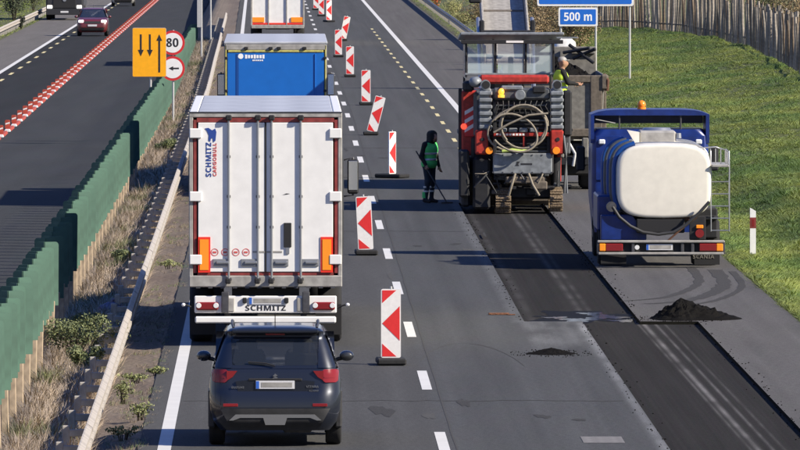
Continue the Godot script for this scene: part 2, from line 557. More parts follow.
func build_ground() -> void:
	var ds := steps(95.0, 179.6, 0.9) + steps(179.6, 246.0, 0.9).slice(1) + steps(246.0, 360.0, 3.0).slice(1) + steps(360.0, 1000.0, 10.0).slice(1)
	var xs := steps(-1.9, 4.21, 0.13) + steps(4.21, 5.21, 0.05).slice(1) + steps(5.21, 6.21, 0.1).slice(1) + steps(6.21, 7.21, 0.1).slice(1) + steps(7.21, 8.95, 0.12).slice(1)
	var b := nb()
	colour_grid(b, xs, ds, flat0, road_colour, in_milled)
	# ragged outer edge of the pavement
	var road := put(b, "road", M.road)
	structure(road)
	# the strip that has been milled out, 7 cm deep, with its side walls
	b = nb()
	var lo := func(_x, _d): return -0.055
	colour_grid(b, steps(5.21, 7.21, 0.02), steps(95.0, 179.6, 0.9), lo, milled_colour)
	colour_grid(b, steps(4.21, 6.21, 0.04), steps(179.6, 246.0, 0.9), lo, milled_colour)
	b.col = Color(0.025, 0.024, 0.023)
	for w in [[5.21, 95.0, 179.6, 1.0], [7.21, 95.0, 179.6, -1.0], [4.21, 179.6, 246.0, 1.0], [6.21, 179.6, 246.0, -1.0]]:
		for i in 40:
			var d0: float = lerp(w[1], w[2], i / 40.0)
			var d1: float = lerp(w[1], w[2], (i + 1) / 40.0)
			b.qo(V(w[0], -0.055, -d0), V(w[0], 0, -d0), V(w[0], 0, -d1), V(w[0], -0.055, -d1), V(w[3], 0, 0))
	b.qo(V(4.21, -0.055, -179.6), V(5.21, -0.055, -179.6), V(5.21, 0, -179.6), V(4.21, 0, -179.6), V(0, 0, -1))
	b.qo(V(6.21, -0.055, -179.6), V(7.21, -0.055, -179.6), V(7.21, 0, -179.6), V(6.21, 0, -179.6), V(0, 0, 1))
	b.qo(V(4.21, -0.055, -246), V(6.21, -0.055, -246), V(6.21, 0, -246), V(4.21, 0, -246), V(0, 0, 1))
	structure(put(b, "milled_lane", M.milled))
	# markings
	b = nb()
	var dd := steps(95.0, 1000.0, 12.0)
	for i in dd.size() - 1:
		quad_mark(b, -1.64, -1.46, dd[i], dd[i + 1], 0.004, 0.004)
	put(b, "edge_line", M.line_white, road)
	b = nb()
	dd = steps(262.0, 1000.0, 12.0)
	for i in dd.size() - 1:
		quad_mark(b, 5.84, 6.05, dd[i], dd[i + 1], 0.004, 0.004)
	put(b, "edge_line", M.line_white, road)
	for k in range(-3, 40):
		var d := 140.4 + 18.0 * k
		b = nb()
		quad_mark(b, 2.12, 2.27, d - 3.0, d + 3.0, 0.004, 0.004)
		put(b, "lane_dash", M.line_white, road)
	for k in range(0, 26):
		var d := 262.0 + 11.0 * k
		b = nb()
		quad_mark(b, 5.06, 5.18, d - 2.0, d + 2.0, 0.004, 0.004)
		put(b, "temporary_dash", M.line_yellow, road)
	# a worn transverse mark and old repair scars
	b = nb()
	quad_mark(b, 4.1, 4.66, 140.6, 142.2, 0.004, 0.004)
	put(b, "worn_mark", mk("worn", Color(0.2, 0.19, 0.18), 0.9, 0, T.grime, 2, true), road)

	# curved tyre marks on the hard shoulder
	for c in [[0.0, 0.2], [0.42, 0.13], [-0.3, 0.1]]:
		b = nb()
		var cur := Curve3D.new()
		var tp := [[6.62, 187.0], [7.4, 188.6], [8.05, 192.6], [8.4, 197.0], [8.5, 203.5]]
		for k in tp.size():
			var tg := V(tp[min(k + 1, 4)][0] - tp[max(k - 1, 0)][0], 0, -(tp[min(k + 1, 4)][1] - tp[max(k - 1, 0)][1])) / 6.0
			cur.add_point(V(tp[k][0] - c[0], 0.004, -tp[k][1] - c[0] * 3.0), -tg, tg)
		var pts := cur.tessellate_even_length(4, 0.25)
		for k in pts.size() - 1:
			var w0: float = c[1] * (0.7 + 0.3 * fnl.get_noise_2d(k * 4.0, c[0] * 50.0))
			var w1: float = c[1] * (0.7 + 0.3 * fnl.get_noise_2d((k + 1) * 4.0, c[0] * 50.0))
			b.qo(pts[k] - V(w0, 0, 0), pts[k] + V(w0, 0, 0), pts[k + 1] + V(w1, 0, 0), pts[k + 1] - V(w1, 0, 0), Vector3.UP)
		put(b, "tyre_mark", M.scuff, road)
	# joints, cracks, scuffs and stains
	var rr3 := RandomNumberGenerator.new()
	rr3.seed = 61
	for jx in [2.36, 5.98]:
		var pts := []
		var dd0: float = 110.0 if jx < 3 else 262.0
		while dd0 < 520.0:
			pts.append(V(jx + cx(dd0) + 0.02 * fnl.get_noise_2d(dd0 * 7.0, jx * 30.0), 0.003, -dd0))
			dd0 += 3.0
		ribbon(pts, 0.013, "joint", M.seam, road)
	for q in [[152.0, -1.4, 5.0], [226.0, -1.4, 4.1], [297.0, -1.4, 8.8], [438.0, -1.4, 8.7]]:
		var pts := []
		for i in 30:
			var x: float = lerp(float(q[1]), float(q[2]), i / 29.0)
			pts.append(V(x, 0.0035, -(q[0] + 0.5 * fnl.get_noise_2d(x * 30.0, q[0]))))
		ribbon(pts, 0.05 if q[0] < 250.0 else 0.16, "crack", M.seam, road)
	for q in [[3.0, 158.0, 0.9, 13.0]]:
		var pts := []
		for i in 30:
			var t := 0.4 + 2.2 * i / 29.0
			pts.append(V(q[0] + cos(t) * q[2], 0.0035, -(q[1] + sin(t) * q[3])))
		ribbon(pts, 0.012, "scuff", M.pale_scuff, road)
	for i in 30:
		var p := V(rr3.randf_range(-1.2, 4.9), 0.0032, -rr3.randf_range(136.0, 300.0))
		var rx := rr3.randf_range(0.03, 0.16)
		var rz := rr3.randf_range(0.3, 1.6)
		var ph := rr3.randf() * 6.0
		b = nb()
		for k in 18:
			var q := []
			for t in [TAU * k / 18.0, TAU * (k + 1) / 18.0]:
				var e: float = 1.0 + 0.35 * sin(t * 2.0 + ph) + 0.2 * sin(t * 5.0 + ph * 3.0)
				q.append(p + V(cos(t) * rx * e, 0, sin(t) * rz * e))
			b.to(p, q[0], q[1], Vector3.UP)
		put(b, "stain", M.stain if i % 4 else M.pale_scuff, road)
	# other carriageway
	var lroad := nb()
	var lh := func(_x, d): return hl(d)
	var lc := func(q, d):
		var g := 0.088 + 0.012 * fnl.get_noise_2d(q * 18.0, d * 0.9)
		if q < -12.3:
			g *= 2.5
			return Color(g * 1.06, g, g * 0.95)
		if q < -8.95:
			g *= 0.66
			return Color(g * 0.96, g, g * 1.05)
		return Color(g * 0.95, g, g * 1.06)
	colour_grid(lroad, steps(-15.2, -4.7, 0.25), steps(95.0, 360.0, 3.0) + steps(360.0, 1000.0, 10.0).slice(1), lh, lc)
	var lr := put(lroad, "opposite_road", M.road)
	structure(lr)
	b = nb()
	dd = steps(95.0, 1000.0, 12.0)
	for i in dd.size() - 1:
		quad_mark(b, -12.42, -12.2, dd[i], dd[i + 1], hl(dd[i]) + 0.006, hl(dd[i + 1]) + 0.006)
	put(b, "edge_line", M.line_white, lr)
	for k in range(0, 34):
		var d := 358.0 + 17.6 * k
		b = nb()
		quad_mark(b, -11.8, -11.65, d - 3.0, d + 3.0, hl(d - 3.0) + 0.006, hl(d + 3.0) + 0.006)
		put(b, "temporary_dash", M.line_yellow, lr)

	# median: bare soil with dry growth
	b = nb()
	var mc := func(q, d):
		var k: float = clamp(0.5 + 0.9 * fnl.get_noise_2d(q * 12.0, d * 3.0), 0.0, 1.0)
		var a := Color(0.22, 0.16, 0.118)
		var e := Color(0.33, 0.255, 0.19)
		var o := a.lerp(e, k)
		if q < -2.75:
			o = o.lerp(Color(0.33, 0.26, 0.19), 0.6)
		return o
	colour_grid(b, steps(-4.9, -1.78, 0.2), steps(95.0, 360.0, 1.2) + steps(360.0, 1000.0, 10.0).slice(1), hm, mc)
	structure(put(b, "median_ground", M.soil))

	# grass bank on the right
	b = nb()
	var gc := func(q, d):
		var k: float = clamp(0.5 + 0.8 * fnl.get_noise_2d(q * 7.0, d * 1.6), 0.0, 1.0)
		var o := Color(0.17, 0.21, 0.065).lerp(Color(0.29, 0.29, 0.11), k)
		return Color(0.1, 0.08, 0.055).lerp(o, smooth(8.9, 9.5, q + 0.25 * fnl.get_noise_2d(q * 20.0, d * 12.0)))
	colour_grid(b, steps(8.85, 20.0, 0.35) + [24.0, 32.0, 60.0, 140.0, 320.0], steps(95.0, 480.0, 1.6) + steps(480.0, 1000.0, 8.0).slice(1), hr, gc)
	structure(put(b, "bank", M.turf))
	# verge on the far left
	b = nb()
	var vh := func(x, d): return hl(d) - 0.02 + fnl.get_noise_2d(x * 4.0, d * 1.5) * 0.1 * smooth(-15.6, -17.0, x - cx(d))
	var vc := func(q, d):
		var k: float = clamp(0.5 + 0.8 * fnl.get_noise_2d(q * 7.0, d * 1.6), 0.0, 1.0)
		return Color(0.12, 0.15, 0.045).lerp(Color(0.24, 0.22, 0.1), k)
	colour_grid(b, [-320.0, -140.0, -60.0, -30.0, -24.0] + steps(-20.0, -15.1, 0.5), steps(95.0, 1000.0, 6.0), vh, vc)
	structure(put(b, "verge", M.turf))
	# open land out to the horizon
	b = nb()
	b.col = Color(0.1, 0.11, 0.045)
	b.qo(V(-5000, -3.2, 600), V(5000, -3.2, 600), V(5000, -3.2, -6000), V(-5000, -3.2, -6000), Vector3.UP)
	structure(put(b, "ground", M.turf))

	# loose grit along the edges of the cut
	b = nb()
	var gr := RandomNumberGenerator.new()
	gr.seed = 33
	for i in 650:
		var d := gr.randf_range(132.0, 240.0)
		var ex: float = ([5.21, 7.21] if d < 179.6 else [4.21, 6.21])[i % 2]
		var x := ex + gr.randfn() * 0.09
		var s := gr.randf_range(0.004, 0.017)
		b.box(V(x, (-0.055 if in_milled(x, d) else 0.0) + s * 0.45, -d), V(s * gr.randf_range(1.0, 2.0), s, s * 1.5), s * 0.3)
	var grit := put(b, "grit", M.asphalt_heap)
	tag(grit, "dark crumbs of asphalt strewn along the edges of the cut strip", "grit")
	grit.set_meta("kind", "stuff")
	# soaked asphalt and standing water in the cut
	b = nb()
	var soak := []
	for i in 48:
		var t := TAU * i / 48.0
		var e := 1.0 + 0.22 * sin(t * 3.0 + 1.0) + 0.16 * sin(t * 8.0) + 0.1 * sin(t * 15.0 + 2.0)
		soak.append(V(clamp(5.4 + cos(t) * 1.0 * e, 4.23, 6.19), -0.052, -182.6 + sin(t) * 2.4 * e))
	for i in 48:
		b.to(V(5.4, -0.052, -182.6), soak[i], soak[(i + 1) % 48], Vector3.UP)
	structure(put(b, "wet_patch", M.wet_tar))
	b = nb()
	var pr := RandomNumberGenerator.new()
	pr.seed = 15
	for pd in [[5.2, 181.4, 0.34, 0.7], [5.7, 182.6, 0.3, 0.9], [5.95, 181.0, 0.2, 0.5], [5.5, 184.0, 0.2, 0.6], [4.85, 182.3, 0.2, 0.4]]:
		var ring := []
		var ph := pr.randf() * 6.0
		for i in 36:
			var t := TAU * i / 36.0
			var e := 1.0 + 0.3 * sin(t * 3.0 + ph) + 0.2 * sin(t * 7.0 + ph * 2.0) + 0.12 * sin(t * 13.0)
			ring.append(V(clamp(pd[0] + cos(t) * pd[2] * e, 4.23, 6.19), -0.048, -pd[1] + sin(t) * pd[3] * e))
		for i in 36:
			b.to(V(pd[0], -0.048, -pd[1]), ring[i], ring[(i + 1) % 36], Vector3.UP)
	structure(put(b, "puddle", M.water))

# ---------------------------------------------------------------- rails and fences
func w_beam(len: float) -> Bld:
	var b := nb()
	var prof := [[0.0, -0.15], [0.02, -0.145], [0.08, -0.1], [0.08, -0.05], [0.01, -0.015], [0.01, 0.015], [0.08, 0.05], [0.08, 0.1], [0.02, 0.145], [0.0, 0.15], [-0.006, 0.14], [0.0, 0.015], [0.0, -0.015], [-0.006, -0.14]]
	var r0 := PackedVector3Array()
	var r1 := PackedVector3Array()
	for i in prof.size():
		var p: Array = prof[i]
		var q: Array = prof[(i + 1) % prof.size()]
		var o := V(q[1] - p[1], p[0] - q[0], 0)
		b.qo(V(p[0], p[1], 0), V(q[0], q[1], 0), V(q[0], q[1], -len), V(p[0], p[1], -len), o)
	return b

func guardrail(called: String, label: String, xr: float, d0: float, d1: float, side: float, hf: Callable, post_back: float, spacing := 4.0) -> void:
	var o := thing(called, label, "guardrail", V(xr, 0, -d0))
	var beam := w_beam(spacing).mesh()
	var k := int((d1 - d0) / spacing)
	var pm := nb()
	# C post with a flat spacer block that reaches the beam
	pm.box(V(0, -0.1, 0), V(0.1, 1.0, 0.08), 0.012)
	pm.box(V(post_back * 0.5 - 0.02, 0.3, 0), V(post_back - 0.06, 0.1, 0.06), 0.01)
	var post := pm.mesh()
	for i in k:
		var d := d0 + i * spacing
		var mi := put_mesh(beam, "beam", M.rail, o)
		var dip := 0.0015 * sin(i * 2.3) + 0.006 * sin(i * 0.31)
		mi.position = V(cx(d) + dip, hf.call(xr, d) + 0.62 - 0.15 + dip, -(d - d0))
		mi.rotation.y = atan2(-(cx(d + spacing) - cx(d)), spacing) * -1.0
		if side < 0:
			mi.scale.x = -1
		var pi := put_mesh(post, "post", M.rail_post, o)
		pi.position = V(cx(d) - side * post_back, hf.call(xr, d), -(d - d0) + 0.03)
		pi.rotation.y = 0.0 if side > 0 else PI
	return

func green_screen() -> void:
	var o := thing("anti_glare_screen", "long row of green upright slats on pale posts along the central reservation", "screen fence", V(-3.85, 0, -110))
	# bent slat with rounded top corners: a wide wing turned to the road, a narrow one turned away
	var b := nb()
	for wing in [[0.25, -0.62, 1.0], [0.22, 0.75, -1.0]]:
		var w: float = wing[0]
		var poly := PackedVector2Array([Vector2(0, 0.66), Vector2(w, 0.66)])
		for i in 7:
			var t := PI / 2 * i / 6.0
			poly.append(Vector2(w - 0.06 + 0.06 * cos(t), 1.64 + 0.06 * sin(t)))
		poly.append(Vector2(0, 1.7))
		var bs := Basis(Vector3.UP, -wing[1])
		if wing[2] < 0:
			bs = Basis(Vector3.UP, -wing[1]) * Basis(V(-1, 0, 0), V(0, 1, 0), V(0, 0, -1))
		b.x = Transform3D(bs, Vector3.ZERO)
		b.prism(poly, -0.012, 0.012)
	b.x = Transform3D.IDENTITY
	var slat := b.mesh()
	var p := nb().box(V(0, 0.2, 0), V(0.11, 1.1, 0.12), 0.012).mesh()
	var rail := nb().box(V(0, 0.74, -2.0), V(0.06, 0.08, 4.0), 0.01).mesh()
	for i in 196:
		var d := 110.0 + i * 2.0
		var at := V(cx(d), hl(d) + 0.12, -i * 2.0)
		var mi := put_mesh(slat, "slat", M.screen_green, o)
		mi.position = at + V(0, 0.02 * sin(i * 1.7), 0)
		mi.rotation.y = 0.16 * sin(i * 2.9)
		mi.rotation.z = 0.012 * sin(i * 4.1)
		if i % 2:
			continue
		var pi := put_mesh(p, "post", M.screen_post, o)
		pi.position = at + V(0.1, 0, 0.06)
		pi.rotation.z = 0.03 * sin(i * 3.3)
		var ri := put_mesh(rail, "rail", M.screen_post, o)
		ri.position = at
		ri.rotation.x = -0.0028

func palisade() -> void:
	var o := thing("palisade_fence", "weathered grey wooden palisade of rough upright stakes on the grass bank", "fence", V(17.2, 0, -345))
	var poly := [[17.6, 335.0], [17.9, 359.0], [18.6, 415.0], [17.7, 457.0], [16.0, 478.0], [14.4, 495.0]]
	var variants := []
	var r := RandomNumberGenerator.new()
	r.seed = 77
	for k in 9:
		var b := nb()
		var g := r.randf_range(0.6, 1.25)
		b.col = Color(0.28 * g, 0.245 * g, 0.21 * g) if k % 3 else Color(0.2 * g, 0.15 * g, 0.11 * g)
		var pts := []
		var rad := r.randf_range(0.045, 0.085)
		var rings := []
		for i in 5:
			var ring := PackedVector3Array()
			var c := V(r.randf_range(-0.02, 0.02), i * 0.46 - 0.15, r.randf_range(-0.02, 0.02))
			for j in 6:
				ring.append(c + V(cos(TAU * j / 6), 0, sin(TAU * j / 6)) * rad * (1.0 - 0.08 * i))
			rings.append(ring)
		b.loft(rings)
		variants.append(b.mesh())
	var n := 0
	for i in poly.size() - 1:
		var a := Vector2(poly[i][0], poly[i][1])
		var e := Vector2(poly[i + 1][0], poly[i + 1][1])
		var k := int((e - a).length() / 0.62)
		for j in k:
			var p := a.lerp(e, (j + r.randf_range(-0.2, 0.2)) / k)
			var mi := put_mesh(variants[r.randi() % 9], "stake", M.wood, o)
			mi.position = V(p.x - 17.2, hr(p.x, p.y), -p.y + 345)
			mi.scale = V(1, r.randf_range(0.98, 1.2), 1)
			mi.rotation = V(r.randf_range(-0.06, 0.06), r.randf() * TAU, r.randf_range(-0.06, 0.06))
			n += 1
	for hgt in [0.35]:
		var pts := []
		for q in poly:
			pts.append(V(q[0] - 17.2, hr(q[0], q[1]) + hgt, -q[1] + 345 - 0.1))
		var b := nb()
		b.col = Color(0.1, 0.08, 0.06)
		put(b.tube(pts, 0.03, 6), "rail", M.wood, o)

# ---------------------------------------------------------------- growth
func tuft_mesh(sd: int, blades: int, hgt: float, spread: float, w: float, tip: Color, root: Color) -> ArrayMesh:
	var r := RandomNumberGenerator.new()
	r.seed = sd
	var b := nb()
	for i in blades:
		var t := r.randf() * TAU
		var base := V(cos(t), 0, sin(t)) * spread * 0.5 * r.randf()
		var lean := V(cos(t + r.randf_range(-0.7, 0.7)), 0, sin(t + r.randf_range(-0.7, 0.7))) * spread * r.randf_range(0.3, 1.2)
		var h := hgt * r.randf_range(0.55, 1.15)
		var side := V(-sin(t), 0, cos(t)) * w * 0.5
		var mid := base + lean * 0.35 + V(0, h * 0.6, 0)
		var top := base + lean + V(0, h, 0)
		var nn := (V(0.35 * cos(t), 1.0, 0.35 * sin(t))).normalized()
		var k := r.randf_range(0.75, 1.2)
		var c0 := root * k
		var c1 := tip * k
		b.raw(base - side, base + side, mid + side * 0.7, nn, nn, nn, c0, c0, c1)
		b.raw(base - side, mid + side * 0.7, mid - side * 0.7, nn, nn, nn, c0, c1, c1)
		b.raw(mid - side * 0.7, mid + side * 0.7, top, nn, nn, nn, c1, c1, c1)
	return b.mesh()

func scatter(called: String, label: String, category: String, ms: ArrayMesh, spots: Array) -> void:
	var mm := MultiMesh.new()
	mm.transform_format = MultiMesh.TRANSFORM_3D
	mm.use_colors = true
	mm.mesh = ms
	mm.instance_count = spots.size()
	for i in spots.size():
		mm.set_instance_transform(i, spots[i][0])
		mm.set_instance_color(i, spots[i][1])
	var o := MultiMeshInstance3D.new()
	o.multimesh = mm
	o.material_override = M.grass
	o.name = numbered(called)
	add_child(o)
	tag(o, label, category)
	o.set_meta("kind", "stuff")

func spot(p: Vector3, s: float, r: RandomNumberGenerator, c: Color) -> Array:
	var t := Transform3D(Basis(Vector3.UP, r.randf() * TAU).scaled(V(s, s * r.randf_range(0.75, 1.3), s)), p)
	return [t, c]

func build_grass() -> void:
	var r := RandomNumberGenerator.new()
	r.seed = 4
	var tuft := tuft_mesh(1, 11, 0.055, 0.13, 0.009, Color(0.255, 0.345, 0.09), Color(0.245, 0.335, 0.085))
	var sp := []
	for i in 170000:
		var d := 170.0 + (330.0 * pow(r.randf(), 0.9) if i % 12 else 330.0 + 320.0 * r.randf())
		var lim: float = min(19.0, 540.0 * d / 10422.0 + 0.5)
		var q := 9.0 + (lim - 9.0) * r.randf()
		if q < 9.35 and r.randf() < 0.55:
			continue
		var x := q + cx(d)
		var k := 0.5 + 1.1 * fnl.get_noise_2d(x * 5.0, d * 1.3) + 0.5 * fnl.get_noise_2d(x * 22.0, d * 9.0)
		var c := Color(0.72, 0.85, 0.68).lerp(Color(1.5, 1.25, 1.05), clamp(k, 0.0, 1.0))
		var s: float = r.randf_range(0.7, 1.3) * (1.0 + 0.7 * max(0.0, fnl.get_noise_2d(x * 8.0 + 70.0, d * 3.0))) * (2.0 if r.randf() < 0.03 else 1.0)
		sp.append(spot(V(x, hr(x, d) - 0.01, -d), s, r, c))
	scatter("bank_grass", "short green grass covering the bank on the right", "grass", tuft, sp)
	# verge left and far right behind the far rail
	sp = []
	for i in 9000:
		var d := 470.0 + 420.0 * r.randf()
		var q := -15.3 - 9.0 * r.randf()
		var k: float = clamp(0.5 + 0.9 * fnl.get_noise_2d(q * 5.0, d * 1.3), 0.0, 1.0)
		sp.append(spot(V(q + cx(d), hl(d) - 0.02, -d), r.randf_range(0.9, 2.2), r, Color(0.95, 0.95, 0.75).lerp(Color(1.7, 1.4, 1.0), k)))
	scatter("verge_grass", "rough green and yellow grass beside the opposite carriageway", "grass", tuft, sp)
	# dry straw in the median
	var straw := tuft_mesh(6, 14, 0.3, 0.34, 0.011, Color(0.58, 0.455, 0.32), Color(0.55, 0.43, 0.3))
	sp = []
	for i in 26000:
		var d := 118.0 + 380.0 * pow(r.randf(), 1.2)
		var q := -3.65 + 0.98 * r.randf()
		if fnl.get_noise_2d(q * 6.0, d * 3.5) < -0.12 and r.randf() < 0.8:
			continue
		var g := r.randf_range(0.7, 1.15)
		var c := Color(g, g, g)
		if fnl.get_noise_2d(q * 4.0 + 33.0, d * 2.5) > 0.3:
			c = Color(0.45 * g, 0.6 * g, 0.36 * g)
		sp.append(spot(V(q + cx(d), hm(q + cx(d), d) - 0.02, -d), r.randf_range(0.5, 1.15), r, c))
	scatter("dry_grass", "dry straw-coloured grass between the guardrail and the green panels", "grass", straw, sp)
	# thin dry growth on the soil beside the edge line
	sp = []
	for i in 5000:
		var d := 118.0 + 330.0 * pow(r.randf(), 1.3)
		var q := -2.5 + 0.72 * r.randf()
		if fnl.get_noise_2d(q * 9.0 + 11.0, d * 4.0) < 0.02:
			continue
		var g := r.randf_range(0.55, 0.95)
		sp.append(spot(V(q + cx(d), hm(q + cx(d), d) - 0.01, -d), r.randf_range(0.12, 0.32), r, Color(g, g, g) if r.randf() < 0.75 else Color(0.4, 0.7, 0.3)))
	scatter("verge_stubble", "sparse short dry stubble on the bare soil by the edge line", "stubble", straw, sp)

func leaf_clump(b: Bld, ct: Vector3, rad: Vector3, n: int, size: float, c0: Color, c1: Color, r: RandomNumberGenerator) -> void:
	for i in n:
		var dir := V(r.randfn(), r.randfn(), r.randfn()).normalized()
		var p := ct + dir * rad * pow(r.randf(), 0.4)
		var nn := (dir + V(r.randfn(), r.randfn(), r.randfn()) * 0.6).normalized()
		var u := nn.cross(V(r.randfn(), r.randfn(), r.randfn())).normalized()
		var w := nn.cross(u)
		var s := size * r.randf_range(0.6, 1.3)
		var c := c0.lerp(c1, r.randf())
		b.raw(p - u * s, p + w * s * 0.45, p + u * s, nn, nn, nn, c, c, c)
		b.raw(p - u * s, p + u * s, p - w * s * 0.45, nn, nn, nn, c, c, c)

func shrub(called: String, label: String, cat: String, at: Vector3, w: float, h: float, n: int, size: float, c0: Color, c1: Color, sd: int, group := "") -> Node3D:
	var r := RandomNumberGenerator.new()
	r.seed = sd
	var o := thing(called, label, cat, at, 0.0, group)
	var st := nb()
	var lf := nb()
	var k := 7
	for i in k:
		var t := TAU * i / k + r.randf_range(-0.4, 0.4)
		var e := V(cos(t) * w * 0.4 * r.randf_range(0.2, 1.0), h * r.randf_range(0.45, 0.85), sin(t) * w * 0.4 * r.randf_range(0.2, 1.0))
		st.tube([V(cos(t) * 0.03, -0.1, sin(t) * 0.03), e * 0.5 + V(0, h * 0.1, 0), e], 0.006 + 0.006 * h, 5)
		leaf_clump(lf, e, V(w * 0.26, h * 0.24, w * 0.26) * r.randf_range(0.7, 1.25), n / k, size, c0, c1, r)
	leaf_clump(lf, V(0, h * 0.4, 0), V(w * 0.32, h * 0.32, w * 0.32), n / 4, size, c0, c1, r)
	put(st, "stem", M.bark, o)
	put(lf, "foliage", M.leaf, o)
	return o

func build_plants() -> void:
	var g0 := Color(0.06, 0.1, 0.025)
	var g1 := Color(0.2, 0.22, 0.08)
	# weeds on the soil strip, near to far
	var weeds := [
		[-2.15, 142.3, 0.5, 0.2, "low green weed on the soil in the bottom left, near the dark car's shadow"],
		[-1.98, 146.8, 0.42, 0.26, "round green weed alone in the middle of the bare soil strip"],
		[-2.3, 152.5, 0.4, 0.4, "tall green weed leaning against the guardrail below the kink"],
		[-2.2, 158.5, 0.55, 0.16, "flat yellow-green weed on the soil just outside the lorry's shadow"],
		[-1.9, 160.5, 0.4, 0.14, "small pale weed on the soil beside the white edge line"],
		[-2.2, 206.0, 0.55, 0.18, "low weed on the soil beside the lorry's lower orange marker"]]
	var i := 0
	for w in weeds:
		shrub("weed", w[4], "weed", V(w[0], hm(w[0], w[1]), -w[1]), w[2], w[3], 260, 0.024, Color(0.11, 0.14, 0.05), Color(0.28, 0.29, 0.12), 50 + i, "weeds on the soil strip")
		i += 1
	var bushes := [
		[-3.2, 166.0, 1.4, 0.78, "leafy green bush growing between the guardrail and the first green panels"],
		[-3.2, 174.5, 0.9, 0.5, "dark green bush behind the leafy one, in the lorry's shadow"],
		[-3.0, 160.0, 0.5, 0.5, "scrubby green growth beside the nearest guardrail posts"],
		[-3.05, 206.0, 0.6, 0.38, "low green scrub among the straw beside the panels' lower edge"],
		[-3.15, 290.0, 0.8, 0.5, "green scrub in the median below the yellow sign"]]
	for w in bushes:
		shrub("median_bush", w[4], "bush", V(w[0], hm(w[0], w[1]), -w[1]), w[2], w[3], 3200, 0.026, Color(0.06, 0.085, 0.035), Color(0.22, 0.24, 0.1), 80 + i, "bushes in the median")
		i += 1
	# brown autumn scrub behind the blue sign and above the fence
	var b0 := Color(0.09, 0.06, 0.03)
	var b1 := Color(0.34, 0.25, 0.13)
	var spots := [
		[9.9, 420.0, 2.0, 2.3, 0, "brown scrub just left of the 500 m plate's post"],
		[10.9, 432.0, 2.4, 2.6, 0, "tall brown shrub straight behind the 500 m plate"],
		[12.0, 425.0, 2.2, 2.3, 0, "brown shrub between the two right posts of the blue sign"],
		[13.4, 480.0, 2.4, 2.6, 1, "olive shrub behind the far end of the palisade"],
		[9.9, 500.0, 2.6, 2.9, 0, "rust-brown bush at the top of the picture between conveyor and sign"],
		[11.7, 470.0, 2.8, 3.0, 0, "wide brown thicket under the big blue sign"],
		[15.2, 500.0, 2.6, 3.0, 0, "dark brown thicket where the palisade disappears"],
		[20.3, 385.0, 2.6, 2.9, 0, "reddish brown bush peeping over the palisade at the right edge"],
		[20.4, 410.0, 2.8, 2.9, 0, "brown bush behind the palisade, second from the right edge"],
		[20.6, 440.0, 3.0, 3.0, 1, "olive bush behind the middle of the palisade"],
		[19.4, 470.0, 3.0, 3.0, 0, "dry brown bush behind the left half of the palisade"],
		[22.4, 420.0, 3.4, 3.6, 0, "tall brown bush highest above the palisade"]]
	for w in spots:
		var x: float = w[0]
		var a := b0 if w[4] == 0 else Color(0.07, 0.08, 0.03)
		var e := b1 if w[4] == 0 else Color(0.27, 0.26, 0.12)
		shrub("scrub_bush", w[5], "bush", V(x, hr(x, w[1]) - 0.05, -w[1]), w[2], w[3], 4200, 0.042, a, e, 200 + i, "autumn scrub on the bank")
		i += 1
	# far strip right of the road at the top of the picture
	shrub("orange_bush", "small bright orange-red bush behind the far right guardrail", "bush", V(9.6, hr(9.6, 640.0) - 0.1, -640.0), 0.9, 1.0, 500, 0.06, Color(0.45, 0.1, 0.03), Color(0.6, 0.2, 0.06), 301)
	for w in [[9.9, 560.0, 0.7, "tall yellow grass clump by the far right guardrail"], [9.8, 590.0, 1.0, "pale reed clump behind the far right guardrail, near the orange bush"], [10.6, 545.0, 1.1, "pale reed clump left of the raised conveyor"]]:
		shrub("reed_clump", w[3], "reeds", V(w[0], hr(w[0], w[1]) - 0.05, -w[1]), 1.4, w[2], 1500, 0.04, Color(0.22, 0.25, 0.08), Color(0.42, 0.38, 0.18), 310 + i, "reeds on the far right")
		i += 1
	# far left corner
	shrub("pale_bush", "whitish seeding bush behind the rail in the top left corner", "bush", V(-17.3, hl(600.0) - 0.05, -600.0), 1.6, 1.7, 1400, 0.06, Color(0.3, 0.28, 0.22), Color(0.62, 0.58, 0.5), 330)
	shrub("dark_bush", "small dark bush on the rail by the shoulder in the top left", "bush", V(-15.9, hl(640.0) - 0.05, -640.0), 0.5, 0.9, 600, 0.05, Color(0.015, 0.02, 0.012), Color(0.04, 0.05, 0.03), 331)
	for w in [[-18.6, 650.0, 2.6, 3.0, "dark green bush at the top left behind the pale one"], [-17.6, 690.0, 2.2, 2.8, "blue-green bush at the top left above the rail"], [-18.0, 760.0, 2.6, 2.8, "green bush beyond the dark lorry"]]:
		shrub("roadside_bush", w[4], "bush", V(w[0], hl(w[1]) - 0.05, -w[1]), w[2], w[3], 2200, 0.075, Color(0.02, 0.03, 0.02), Color(0.08, 0.1, 0.05), 340 + i, "bushes beyond the opposite carriageway")
		i += 1

# ---------------------------------------------------------------- vehicles (rear at z = 0, nose towards -z, ground at y = 0)
func wheel(parent: Node, at: Vector3, r: float, w: float, rim := "rim") -> void:
	var b := nb()
	var rings := []
	for q in [[-0.5, 0.62], [-0.5, 0.9], [-0.4, 0.985], [-0.2, 1.0], [0.2, 1.0], [0.4, 0.985], [0.5, 0.9], [0.5, 0.62]]:
		var ring := PackedVector3Array()
		for j in 24:
			ring.append(at + V(q[0] * w, cos(TAU * j / 24) * q[1] * r, sin(TAU * j / 24) * q[1] * r))
		rings.append(ring)
	b.loft(rings, true, false)
	var t := put(b, "tyre", M.rubber, parent)
	var c := nb()
	for s in [-1.0, 1.0]:
		c.cyl(at + V(s * w * 0.2, 0, 0), at + V(s * w * 0.42, 0, 0), r * 0.63, r * 0.6, 20)
		c.cyl(at + V(s * w * 0.42, 0, 0), at + V(s * w * 0.48, 0, 0), r * 0.22, r * 0.18, 12)
	put(c, "rim", M[rim], t)

